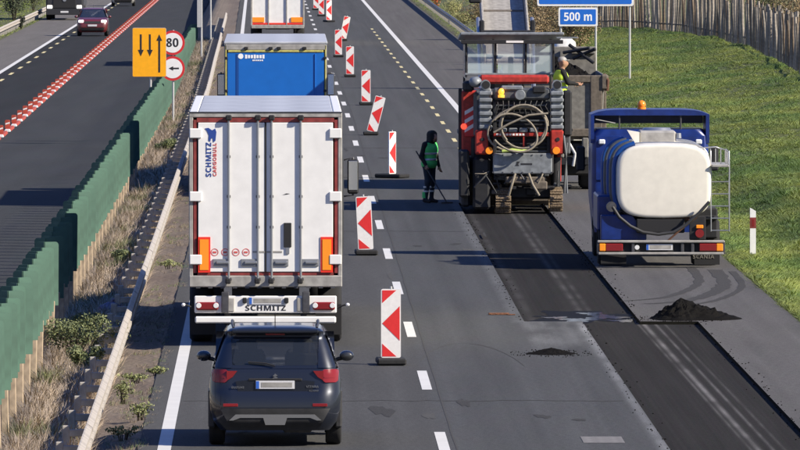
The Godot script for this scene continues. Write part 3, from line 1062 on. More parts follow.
func plate(parent: Node, at: Vector3, w := 0.52, h := 0.11) -> void:
	var p := bx("number_plate", M.plate_white, parent, at, V(w, h, 0.012), 0.003)
	bx("blurred_characters", M.frame_grey, p, at + V(0.02, 0, 0.007), V(w * 0.8, h * 0.6, 0.004), 0.001)
	bx("country_band", M.plate_blue, p, at + V(-w / 2 + 0.025, 0, 0.007), V(0.042, h - 0.01, 0.004))

# closed body from horizontal slices: [y, half width, z rear, z front, corner]
func slices(b: Bld, rows: Array, seg := 6) -> Bld:
	var rings := []
	for q in rows:
		var ring := PackedVector3Array()
		var zc: float = (q[2] + q[3]) * 0.5
		var hz: float = (q[2] - q[3]) * 0.5
		var w: float = q[1]
		var r: float = min(q[4], min(w, hz) * 0.98)
		for c in [[1, 1, 0.0], [-1, 1, PI / 2], [-1, -1, PI], [1, -1, PI * 1.5]]:
			for i in seg + 1:
				var t: float = c[2] + PI / 2 * i / seg
				var crown := 0.0
				ring.append(V(c[0] * (w - r) + cos(t) * r, q[0] + crown, zc + c[1] * (hz - r) + sin(t) * r))
		rings.append(ring)
	return b.loft(rings)

func lerp_rows(rows: Array, y: float) -> Array:
	for i in rows.size() - 1:
		if y <= rows[i + 1][0]:
			var t: float = (y - rows[i][0]) / (rows[i + 1][0] - rows[i][0])
			var o := []
			for k in 5:
				o.append(lerp(float(rows[i][k]), float(rows[i + 1][k]), t))
			return o
	return rows[rows.size() - 1]

# a curved patch lying on the rear (side = 2) or front (side = 3) of a sliced body
func end_patch(b: Bld, rows: Array, y0: float, y1: float, w0: float, w1: float, lift: float, side: int, cxx := 0.0, cut := 0.0) -> Bld:
	var sg := 1.0 if side == 2 else -1.0
	var ny := 8
	var nx := 10
	var rings := []
	for i in ny + 1:
		var ty := float(i) / ny
		var y: float = lerp(y0, y1, ty)
		var q := lerp_rows(rows, y)
		var w: float = lerp(w0, w1, ty)
		var edge: float = min(ty, 1.0 - ty)
		if cut > 0.0 and edge < 0.16:
			w -= cut * (1.0 - sqrt(max(0.0, 1.0 - pow(1.0 - edge / 0.16, 2.0))))
		var ring := PackedVector3Array()
		for j in nx + 1:
			var x: float = cxx + w * (2.0 * j / nx - 1.0)
			var r: float = q[4]
			var dx: float = max(0.0, abs(x) - (q[1] - r))
			var inset: float = r - sqrt(max(0.0001, r * r - min(dx, r * 0.999) * min(dx, r * 0.999)))
			ring.append(V(x, y, q[side] - sg * inset + sg * lift))
		rings.append(ring)
	var nr := []
	for i in ny + 1:
		var row := []
		for j in nx + 1:
			var du: Vector3 = rings[i][min(j + 1, nx)] - rings[i][max(j - 1, 0)]
			var dv: Vector3 = rings[min(i + 1, ny)][j] - rings[max(i - 1, 0)][j]
			var g := du.cross(dv).normalized()
			row.append(g if g.dot(V(0, 0.3, sg)) > 0.0 else -g)
		nr.append(row)
	for i in ny:
		for j in nx:
			b.tn(rings[i][j], rings[i][j + 1], rings[i + 1][j + 1], nr[i][j], nr[i][j + 1], nr[i + 1][j + 1])
			b.tn(rings[i][j], rings[i + 1][j + 1], rings[i + 1][j], nr[i][j], nr[i + 1][j + 1], nr[i + 1][j])
	return b

const CAR_ROWS := [
	[0.22, 0.74, -0.12, -4.02, 0.2], [0.34, 0.83, -0.02, -4.12, 0.24], [0.5, 0.875, 0.0, -4.17, 0.3], [0.68, 0.885, -0.01, -4.15, 0.32],
	[0.74, 0.885, -0.06, -4.12, 0.3], [0.86, 0.88, -0.09, -4.06, 0.28], [0.98, 0.865, -0.11, -3.95, 0.26], [1.04, 0.85, -0.13, -3.4, 0.24],
	[1.07, 0.84, -0.14, -2.98, 0.22], [1.2, 0.79, -0.2, -2.72, 0.2], [1.36, 0.735, -0.29, -2.42, 0.18], [1.48, 0.69, -0.36, -2.2, 0.17],
	[1.54, 0.65, -0.3, -2.06, 0.16], [1.575, 0.61, -0.3, -1.95, 0.15], [1.6, 0.52, -0.4, -1.75, 0.2], [1.61, 0.36, -0.6, -1.55, 0.25]]

func car(called: String, label: String, at: Vector3, turn: float, paint: String, roof: String, lights_on: bool, badges: bool) -> Node3D:
	var o := thing(called, label, "car", at, turn)
	var body := nb()
	slices(body, CAR_ROWS.slice(0, 9))
	put(body, "body", M[paint], o)
	var cabin := nb()
	slices(cabin, CAR_ROWS.slice(8, 13))
	put(cabin, "glazing", M.tinted, o)
	# pillars over the glazing
	for s in [-1.0, 1.0]:
		put(end_patch(nb(), CAR_ROWS, 1.06, 1.54, 0.115, 0.1, 0.016, 2, s * 0.69), "rear_pillar", M[paint], o)
		var sd := nb()
		for q in [[-0.26, -0.62, -0.46, -0.78], [-1.4, -1.52, -1.4, -1.5], [-2.62, -2.95, -2.02, -2.2]]:
			for i in 6:
				var p := []
				for k in [[0.0, i], [1.0, i], [1.0, i + 1], [0.0, i + 1]]:
					var t: float = k[1] / 6.0
					var y: float = lerp(1.05, 1.55, t)
					var z0: float = lerp(float(q[0]), float(q[2]), t)
					var z1: float = lerp(float(q[1]), float(q[3]), t)
					p.append(V(s * (lerp_rows(CAR_ROWS, y)[1] + 0.008), y, lerp(z0, z1, float(k[0]))))
				sd.qo(p[0], p[1], p[2], p[3], V(s, 0, 0))
		put(sd, "side_pillar", M[paint], o)
		for q in [[-0.95, 0.36], [-1.95, 0.38]]:
			var st := bx("seat_back", M.seat_cloth, o, V(s * q[1], 1.1, q[0]), V(0.46, 0.26, 0.14), 0.05)
			bx("headrest", M.seat_cloth, st, V(s * q[1], 1.3, q[0]), V(0.24, 0.17, 0.1), 0.04)
	put(end_patch(nb(), CAR_ROWS, 1.05, 1.095, 0.66, 0.66, 0.007, 2), "window_sill", M[paint], o)
	put(end_patch(nb(), CAR_ROWS, 1.44, 1.545, 0.6, 0.6, 0.007, 2), "window_header", M[paint], o)
	var rf := nb()
	slices(rf, CAR_ROWS.slice(12))
	put(rf, "roof", M[roof], o)
	var wn := put(end_patch(nb(), CAR_ROWS, 1.092, 1.45, 0.585, 0.51, 0.012, 2, 0.0, 0.06), "rear_window", M.tinted, o)
	put(end_patch(nb(), CAR_ROWS, 1.09, 1.5, 0.72, 0.58, 0.01, 3, 0.0, 0.04), "windscreen", M.tinted, o)
	put(nb().tube([V(0.0, 1.09, -0.11), V(-0.12, 1.12, -0.115), V(-0.36, 1.14, -0.13)], 0.01, 6), "wiper", M.black, wn)
	for s in [-1.0, 1.0]:
		var gl := nb()
		for k in 2:
			var z0: float = [-0.55, -1.5][k]
			var z1: float = [-1.42, -2.4][k]
			var p := []
			for q in [[z0 - (0.0 if k else 0.1), 1.1], [z1 - (0.16 if k else 0.0), 1.1], [z1 + (0.12 if k else 0.0), 1.43], [z0 - (0.0 if k else 0.28), 1.43]]:
				p.append(V(s * (lerp_rows(CAR_ROWS, q[1])[1] + 0.012), q[1], q[0]))
			gl.qo(p[0], p[1], p[2], p[3], V(s, 0, 0))
		put(gl, "side_window", M.tinted, o)
		put(nb().tube([V(s * 0.56, 1.585, -0.45), V(s * 0.58, 1.635, -0.6), V(s * 0.58, 1.65, -1.3), V(s * 0.57, 1.61, -1.95)], 0.018, 6), "roof_rail", M.dark_steel, o)
		# mirror
		var mr := nb()
		mr.ball(V(s * 0.975, 1.11, -2.62), V(0.1, 0.075, 0.09), 14)
		var m := put(mr, "mirror", M[paint], o)
		put(nb().tube([V(s * 0.83, 1.06, -2.62), V(s * 0.93, 1.08, -2.62)], 0.03, 6), "mirror_arm", M.black, m)
		put(nb().ball(V(s * 0.975, 1.11, -2.55), V(0.08, 0.056, 0.03), 14), "mirror_glass", M.glass_dark, m)
		# tail lamp: outer block that wraps the corner, tapering inwards
		var tl := nb()
		end_patch(tl, CAR_ROWS, 0.865, 1.04, 0.1, 0.115, 0.02, 2, s * 0.745, 0.03)
		tl.prism(PackedVector2Array([Vector2(s * 0.65, 0.89), Vector2(s * 0.65, 1.02), Vector2(s * 0.51, 1.02), Vector2(s * 0.57, 0.94)]), -0.13, -0.082)
		var lamp := put(tl, "tail_lamp", M.lamp_red, o)
		put(end_patch(nb(), CAR_ROWS, 0.925, 0.945, 0.07, 0.07, 0.026, 2, s * 0.73), "tail_lamp_band", M.lamp_red, lamp)
		bx("rear_reflector", M.lamp_red, o, V(s * 0.6, 0.565, -0.005), V(0.2, 0.042, 0.02), 0.005)
		# headlamp
		put(end_patch(nb(), CAR_ROWS, 0.79, 0.93, 0.14, 0.15, 0.015, 3, s * 0.66, 0.03), "headlamp", M.headlight if lights_on else M.lamp_clear, o)
		bx("front_wheel_arch", M.cladding, o, V(s * 0.85, 0.5, -3.32), V(0.1, 0.52, 0.86), 0.04)
		bx("rear_wheel_arch", M.cladding, o, V(s * 0.85, 0.5, -0.78), V(0.1, 0.52, 0.86), 0.04)
		wheel(o, V(s * 0.785, 0.33, -0.78), 0.33, 0.215)
		wheel(o, V(s * 0.785, 0.33, -3.3), 0.33, 0.215)
	put(end_patch(nb(), CAR_ROWS, 0.27, 0.52, 0.6, 0.74, 0.022, 2), "bumper_cladding", M.cladding, o)
	var sk := nb()
	sk.prism(PackedVector2Array([Vector2(-0.62, 0.36), Vector2(-0.53, 0.44), Vector2(0.53, 0.44), Vector2(0.62, 0.36), Vector2(0.56, 0.36), Vector2(0.47, 0.395), Vector2(0.16, 0.395), Vector2(0.13, 0.3), Vector2(-0.13, 0.3), Vector2(-0.16, 0.395), Vector2(-0.47, 0.395), Vector2(-0.56, 0.36)]), -0.03, 0.022)
	put(sk, "skid_plate", M.skid, o)
	bx("exhaust_silencer", M.dark_steel, o, V(0.3, 0.25, -0.35), V(0.4, 0.14, 0.25), 0.05)
	put(nb().prism(PackedVector2Array([Vector2(-0.5, 0.735), Vector2(-0.53, 0.88), Vector2(-0.34, 0.9), Vector2(0.34, 0.9), Vector2(0.53, 0.88), Vector2(0.5, 0.735), Vector2(0.49, 0.735), Vector2(0.5, 0.745), Vector2(-0.5, 0.745), Vector2(-0.49, 0.735)]), -0.09, -0.062), "tailgate_panel", M[paint], o)
	bx("tailgate_garnish", M.black, o, V(0, 0.905, -0.066), V(0.72, 0.035, 0.03), 0.008)
	plate(o, V(0, 0.835, -0.052))
	bx("high_brake_lamp", M.lamp_red, o, V(0, 1.505, -0.3), V(0.26, 0.025, 0.04), 0.005)
	bx("spoiler", M[roof], o, V(0, 1.545, -0.29), V(1.16, 0.05, 0.16), 0.02)
	put(nb().tube([V(0, 1.6, -0.7), V(0, 1.68, -0.62), V(0, 1.78, -0.5)], 0.007, 5), "aerial", M.black, o)
	# front grille and plate
	put(end_patch(nb(), CAR_ROWS, 0.72, 0.86, 0.46, 0.46, 0.012, 3), "grille", M.black, o)
	put(end_patch(nb(), CAR_ROWS, 0.3, 0.5, 0.62, 0.7, 0.012, 3), "front_cladding", M.cladding, o)
	bx("front_plate", M.plate_white, o, V(0, 0.62, -4.19), V(0.52, 0.11, 0.02), 0.003)
	if badges:
		put(nb().prism(PackedVector2Array([Vector2(-0.035, 0.95), Vector2(0.0, 0.985), Vector2(0.035, 0.96), Vector2(0.0, 0.945), Vector2(0.035, 0.93), Vector2(0.0, 0.9), Vector2(-0.035, 0.925), Vector2(0.0, 0.94)]), -0.1, -0.058), "badge", M.chrome, o)
		text("SUZUKI", o, V(-0.5, 0.8, -0.055), 0.028, M.chrome, 0.17)
		text("VITARA", o, V(0.5, 0.81, -0.055), 0.03, M.chrome, 0.17)
		text("ALLGRIP", o, V(0.52, 0.755, -0.055), 0.024, M.chrome, 0.13)
	return o

func tractor(o: Node3D, z: float, paint: String, shift := 0.0) -> void:
	var b := nb()
	b.x.origin.x = shift
	slices(b, [[0.55, 1.2, z, z - 2.2, 0.1], [1.2, 1.245, z, z - 2.3, 0.14], [2.6, 1.245, z, z - 2.2, 0.14], [3.1, 1.22, z - 0.02, z - 1.95, 0.16], [3.55, 1.1, z - 0.1, z - 1.6, 0.2], [3.6, 0.95, z - 0.2, z - 1.5, 0.2]])
	var cab := put(b, "cab", M[paint], o)
	for s in [-1.0, 1.0]:
		var m := bx("mirror", M.black, o, V(shift + s * 1.42, 2.32, z - 1.75), V(0.2, 0.62, 0.12), 0.05)
		put(nb().tube([V(shift + s * 1.2, 2.6, z - 1.8), V(shift + s * 1.42, 2.66, z - 1.75), V(shift + s * 1.42, 1.98, z - 1.75), V(shift + s * 1.2, 1.96, z - 1.8)], 0.022, 6), "mirror_bracket", M.dark_steel, m)
		bx("mirror_glass", M.chrome, m, V(shift + s * 1.42, 2.34, z - 1.685), V(0.16, 0.52, 0.012), 0.004)
		wheel(o, V(s * 1.08, 0.5, z - 1.3), 0.5, 0.32)
		wheel(o, V(s * 1.0, 0.5, z + 1.6), 0.5, 0.5)
		bx("tank", M.steel, o, V(s * 1.0, 0.62, z + 0.3), V(0.4, 0.55, 1.0), 0.08)
	bx("windscreen", M.glass_dark, cab, V(0, 2.25, z - 2.29), V(2.2, 0.85, 0.06), 0.02)
	bx("chassis", M.black, o, V(0, 0.85, z + 1.5), V(0.9, 0.3, 3.6))

func rear_axles(o: Node3D, z0: float) -> void:
	for k in 3:
		for s in [-1.0, 1.0]:
			wheel(o, V(s * 1.06, 0.5, z0 - k * 1.31), 0.5, 0.385)
	bx("chassis", M.black, o, V(0, 0.85, -6.6), V(1.1, 0.24, 12.6))

func white_lorry() -> void:
	var o := thing("box_lorry", "white articulated lorry with red-edged rear doors and roof seen from behind", "lorry", V(-0.237, 0, -170))
	var L := 13.6
	for s in [-1.0, 1.0]:
		bx("side_wall", M.white_paint, o, V(s * 1.225, 2.39, -L / 2 - 0.03), V(0.05, 2.78, L - 0.06), 0.01)
	bx("front_wall", M.white_paint, o, V(0, 2.39, -L + 0.02), V(2.4, 2.78, 0.05))
	var rf := bx("roof", M.roof_white, o, V(0, 3.79, -L / 2 - 0.04), V(2.2, 0.05, L - 0.12), 0.012)
	for s in [-1.0, 1.0]:
		bx("roof_edge", M.white_paint, rf, V(s * 1.178, 3.785, -L / 2 - 0.04), V(0.144, 0.06, L - 0.1), 0.02)
	bx("floor", M.dark_steel, o, V(0, 1.04, -L / 2 - 0.05), V(2.4, 0.14, L - 0.1))
	# rear frame
	for s in [-1.0, 1.0]:
		bx("corner_post", M.frame_grey, o, V(s * 1.215, 2.44, 0.0), V(0.07, 2.62, 0.12), 0.012)
	bx("top_beam", M.frame_grey, o, V(0, 3.775, 0.0), V(2.5, 0.075, 0.125), 0.012)
	bx("roof_gutter", M.dark_steel, o, V(0, 3.822, 0.02), V(2.5, 0.018, 0.1))
	var sill := bx("sill_beam", M.frame_grey, o, V(0, 1.065, 0.0), V(2.5, 0.19, 0.14), 0.015)
	for k in 12:
		bx("buffer_rib", M.dark_steel, sill, V(-1.1 + k * 0.2, 0.965, 0.04), V(0.07, 0.03, 0.06))
	# red surround
	for s in [-1.0, 1.0]:
		bx("red_edge", M.frame_red, o, V(s * 1.15, 2.45, 0.035), V(0.05, 2.5, 0.05))
	bx("red_edge", M.frame_red, o, V(0, 3.696, 0.035), V(2.24, 0.07, 0.05))
	bx("red_edge", M.frame_red, o, V(0, 1.187, 0.035), V(2.22, 0.05, 0.05))
	for s in [-1.0, 1.0]:
		var door := bx("door", M.white_paint, o, V(s * 0.555, 2.436, 0.05), V(1.09, 2.436, 0.05), 0.008)
		for x in ([0.10, 0.575] if s > 0 else [-0.125, -0.6]):
			var rod := put(nb().cyl(V(x, 1.09, 0.102), V(x, 3.78, 0.102), 0.019, 0.019, 8), "lock_rod", M.steel, door)
			for hgt in [1.1, 1.95, 2.45, 3.1, 3.72]:
				bx("rod_bracket", M.dark_steel, rod, V(x, hgt, 0.09), V(0.1 if hgt > 3.5 or hgt < 1.2 else 0.06, 0.05, 0.035), 0.01)
			bx("rod_cam", M.black, rod, V(x, 3.735, 0.13), V(0.1, 0.09, 0.07), 0.02)
			bx("rod_cam", M.black, rod, V(x - 0.01, 1.07, 0.13), V(0.09, 0.09, 0.07), 0.02)
		for x in ([0.235, 0.73] if s > 0 else [-0.26, -0.72]):
			var h := bx("handle", M.handle_grey, door, V(x, 1.37, 0.085), V(0.28, 0.12, 0.03), 0.012)
			bx("handle_lever", M.steel, h, V(x + 0.02, 1.375, 0.11), V(0.2, 0.045, 0.03), 0.01)
		for hgt in [1.42, 2.45, 3.48]:
			bx("hinge", M.white_paint, o, V(s * 1.14, hgt, 0.085), V(0.2, 0.16, 0.05), 0.02)
		var mk2 := bx("reflector_border", M.red_refl, o, V(s * 1.0, 1.5, 0.085), V(0.2, 0.58, 0.012))
		bx("orange_reflector", M.orange_refl, mk2, V(s * 1.0, 1.5, 0.094), V(0.145, 0.5, 0.01))
	bx("door_seal", M.black, o, V(0.0, 2.436, 0.052), V(0.022, 2.43, 0.06))
	# print and stickers on the doors
	var el := nb()
	el.prism(PackedVector2Array([Vector2(-0.99, 3.56), Vector2(-0.93, 3.57), Vector2(-0.87, 3.53), Vector2(-0.82, 3.56), Vector2(-0.8, 3.5), Vector2(-0.815, 3.36), Vector2(-0.85, 3.33), Vector2(-0.86, 3.4), Vector2(-0.885, 3.4), Vector2(-0.9, 3.345), Vector2(-0.93, 3.36), Vector2(-0.925, 3.45), Vector2(-0.95, 3.51)]), 0.077, 0.081)
	put(el, "emblem", M.blue_print, o)
	text("SCHMITZ", o, V(-0.925, 3.05, 0.079), 0.085, M.blue_print, 0.56, PI / 2)
	text("CARGOBULL", o, V(-0.825, 3.05, 0.079), 0.055, M.red_print, 0.54, PI / 2)
	for x in [-0.83, -0.66, -0.485, -0.32]:
		var st := nb()
		for j in 18:
			var t0 := TAU * j / 18
			var t1 := TAU * (j + 1) / 18
			st.qo(V(x + cos(t0) * 0.062, 1.54 + sin(t0) * 0.062, 0.079), V(x + cos(t1) * 0.062, 1.54 + sin(t1) * 0.062, 0.079), V(x + cos(t1) * 0.05, 1.54 + sin(t1) * 0.05, 0.079), V(x + cos(t0) * 0.05, 1.54 + sin(t0) * 0.05, 0.079), V(0, 0, 1))
		st.box(V(x, 1.54, 0.079), V(0.06, 0.03, 0.002))
		put(st, "speed_sticker", M.red_print, o)
	bx("notice_strip", M.frame_grey, o, V(0.03, 1.545, 0.079), V(0.48, 0.03, 0.003))
	var hd := bx("document_holder", M.black, o, V(0.36, 1.82, 0.09), V(0.125, 0.4, 0.03), 0.01)
	bx("holder_tail", M.steel, hd, V(0.36, 1.57, 0.085), V(0.06, 0.12, 0.02), 0.01)
	put(nb().prism(PackedVector2Array([Vector2(0.28, 2.475), Vector2(0.34, 2.5), Vector2(0.4, 2.495), Vector2(0.34, 2.48)]), 0.076, 0.079), "scrape", M.black_print, o)
	# lamp beam, bumper, plate
	var lb := bx("lamp_beam", M.white_paint, o, V(0, 0.685, -0.02), V(2.32, 0.28, 0.08), 0.015)
	text("SCHMITZ", lb, V(0, 0.625, 0.022), 0.085, M.black_print, 0.66)
	plate(lb, V(0.01, 0.745, 0.03), 0.56, 0.12)
	for s in [-1.0, 1.0]:
		bx("plate_lamp", M.black, lb, V(s * 0.34, 0.75, 0.04), V(0.07, 0.09, 0.05), 0.015)
		bx("beam_bracket", M.dark_steel, lb, V(s * 0.66, 0.72, 0.02), V(0.12, 0.34, 0.1), 0.01)
		bx("bracket_gusset", M.frame_grey, lb, V(s * 0.56, 0.68, 0.025), V(0.1, 0.22, 0.05), 0.01)
		var l := bx("tail_lamp", M.lamp_red, o, V(s * 0.95, 0.66, 0.05), V(0.36, 0.13, 0.08), 0.03)
		for q in [-0.14, 0.14]:
			put(nb().cyl(V(s * 0.95 + q, 0.67, 0.085), V(s * 0.95 + q, 0.67, 0.097), 0.045, 0.04, 14), "lamp_lens", M.lamp_clear, l)
		put(nb().tube([V(s * 1.17, 0.62, -0.02), V(s * 1.27, 0.67, 0.02), V(s * 1.33, 0.68, 0.02)], 0.014, 5), "marker_arm", M.black, o)
		put(nb().ball(V(s * 1.34, 0.68, 0.02), V(0.035, 0.03, 0.03), 10), "marker_lamp", M.lamp_clear, o)
		bx("mudflap", M.black, o, V(s * 1.03, 0.4, -0.95), V(0.42, 0.5, 0.02))
	bx("underrun_bar", M.white_paint, o, V(0, 0.435, 0.0), V(2.3, 0.11, 0.1), 0.02)
	for s in [-1.0, 1.0]:
		bx("bar_bracket", M.black, o, V(s * 0.62, 0.55, -0.06), V(0.1, 0.4, 0.08))
	rear_axles(o, -1.95)
	tractor(o, -14.3, "truck_black", 0.12)

func blue_lorry() -> void:
	var o := thing("curtain_lorry", "lorry with bright blue rear sheet and pale roof ahead of the white lorry", "lorry", V(-0.105, 0, -253.6))
	var L := 13.6
	for s in [-1.0, 1.0]:
		bx("side_curtain", M.tarp_blue, o, V(s * 1.22, 2.38, -L / 2 - 0.05), V(0.04, 2.5, L - 0.2), 0.01)
		bx("corner_post", M.yellow_trim, o, V(s * 1.212, 2.36, 0.02), V(0.036, 2.5, 0.1), 0.012)
		bx("outer_post", M.frame_grey, o, V(s * 1.24, 2.36, 0.0), V(0.016, 2.56, 0.1))
		for h in [1.5, 2.5, 3.3]:
			bx("post_clamp", M.black, o, V(s * 1.2, h, 0.06), V(0.07, 0.06, 0.06), 0.01)
	bx("front_wall", M.white_paint, o, V(0, 2.36, -L + 0.02), V(2.4, 2.56, 0.05))
	bx("roof", M.roof_white, o, V(0, 3.665, -L / 2), V(2.52, 0.05, L), 0.015)
	var tb := bx("top_beam", M.frame_grey, o, V(0, 3.56, 0.01), V(2.46, 0.14, 0.12), 0.012)
	for x in [-0.72, -0.12, 0.08, 0.7]:
		bx("cam_lock", M.black, tb, V(x, 3.535, 0.09), V(0.1, 0.07, 0.06), 0.015)
	bx("pale_edge", M.yellow_trim, o, V(0, 3.46, 0.035), V(2.32, 0.055, 0.08), 0.01)
	var sh := bx("rear_sheet", M.tarp_blue, o, V(0, 2.3, 0.03), V(2.36, 2.26, 0.06), 0.015)
	bx("sheet_seam", M.tarp_dark_blue, sh, V(-0.93, 2.3, 0.064), V(0.06, 2.2, 0.01))
	bx("sheet_fold", M.tarp_blue, sh, V(0.96, 2.3, 0.07), V(0.025, 2.2, 0.02), 0.008)
	var em := nb().cyl(V(-0.85, 3.34, 0.064), V(-0.85, 3.34, 0.07), 0.065, 0.065, 20)
	put(em, "emblem", M.white_print, sh)
	for k in 7:
		bx("print_mark", M.white_print, sh, V(-0.72 + k * 0.07, 3.33, 0.064), V(0.052, 0.08 if k % 3 else 0.095, 0.006), 0.002)
	for k in 6:
		bx("print_mark", M.white_print, sh, V(-0.55 + k * 0.045, 3.24, 0.064), V(0.032, 0.035, 0.006), 0.002)
	bx("sill_beam", M.frame_grey, o, V(0, 1.06, 0), V(2.46, 0.2, 0.14), 0.015)
	bx("underrun_bar", M.dark_steel, o, V(0, 0.5, 0), V(2.3, 0.12, 0.1), 0.02)
	for s in [-1.0, 1.0]:
		bx("tail_lamp", M.lamp_red, o, V(s * 0.95, 0.7, 0.02), V(0.4, 0.14, 0.1), 0.02)
	rear_axles(o, -1.95)
	tractor(o, -14.2, "truck_black")

func far_lorry() -> void:
	var o := thing("far_box_lorry", "white box lorry with two orange markers, farthest in the queue", "lorry", V(-0.11, 0, -484))
	var L := 13.6
	bx("box_body", M.white_paint, o, V(0, 2.4, -L / 2), V(2.5, 3.1, L), 0.02)
	for s in [-1.0, 1.0]:
		bx("corner_post", M.frame_grey, o, V(s * 1.21, 2.4, 0.03), V(0.08, 3.1, 0.06), 0.01)
		bx("lock_rod", M.frame_grey, o, V(s * 0.42, 2.4, 0.04), V(0.04, 3.0, 0.05))
		bx("orange_marker", M.orange_refl, o, V(s * 0.9, 1.18, 0.03), V(0.56, 0.24, 0.04), 0.01)
	bx("red_sill", M.red_refl, o, V(0, 1.0, 0.03), V(2.4, 0.08, 0.04))
	bx("sill_beam", M.frame_grey, o, V(0, 0.86, 0.03), V(2.45, 0.16, 0.1), 0.015)
	bx("underrun_bar", M.dark_steel, o, V(0, 0.5, 0), V(2.3, 0.12, 0.1), 0.02)
	rear_axles(o, -1.95)
	tractor(o, -14.2, "truck_black")

func oncoming_lorry() -> void:
	var d := 692.0
	var o := thing("oncoming_lorry", "dark lorry with headlights on, coming along the opposite shoulder lane", "lorry", V(-14.3, hl(d), -d), PI)
	# built nose towards -z, turned round to face the camera
	var b := nb()
	slices(b, [[0.35, 1.2, 3.0, 0.0, 0.1], [1.3, 1.245, 3.0, -0.05, 0.14], [2.6, 1.245, 3.0, 0.08, 0.14], [3.2, 1.2, 3.0, 0.35, 0.18], [3.6, 1.1, 2.9, 0.7, 0.2]])
	put(b, "cab", M.truck_black, o)
	bx("windscreen", M.glass_dark, o, V(0, 2.1, 0.0), V(2.2, 0.9, 0.12), 0.03)
	bx("grille", M.black, o, V(0, 1.15, -0.06), V(1.5, 0.7, 0.06), 0.03)
	put(nb().cyl(V(0, 1.35, -0.1), V(0, 1.35, -0.12), 0.12, 0.12, 16), "badge", M.steel, o)
	bx("front_plate", M.plate_white, o, V(0.0, 0.55, -0.08), V(0.52, 0.12, 0.02))
	bx("bumper", M.truck_black, o, V(0, 0.55, -0.03), V(2.4, 0.4, 0.1), 0.04)
	for s in [-1.0, 1.0]:
		bx("headlamp", M.headlight, o, V(s * 0.98, 0.88, -0.06), V(0.34, 0.2, 0.08), 0.04)
		bx("mirror", M.black, o, V(s * 1.42, 2.2, 0.25), V(0.2, 0.6, 0.14), 0.04)
		wheel(o, V(s * 1.08, 0.5, 1.4), 0.5, 0.32)
		wheel(o, V(s * 1.02, 0.5, 6.5), 0.5, 0.5)
	bx("load_body", M.dark_steel, o, V(0, 2.2, 7.8), V(2.5, 2.6, 9.0), 0.03)
	bx("chassis", M.black, o, V(0, 0.8, 6.0), V(1.0, 0.3, 10))

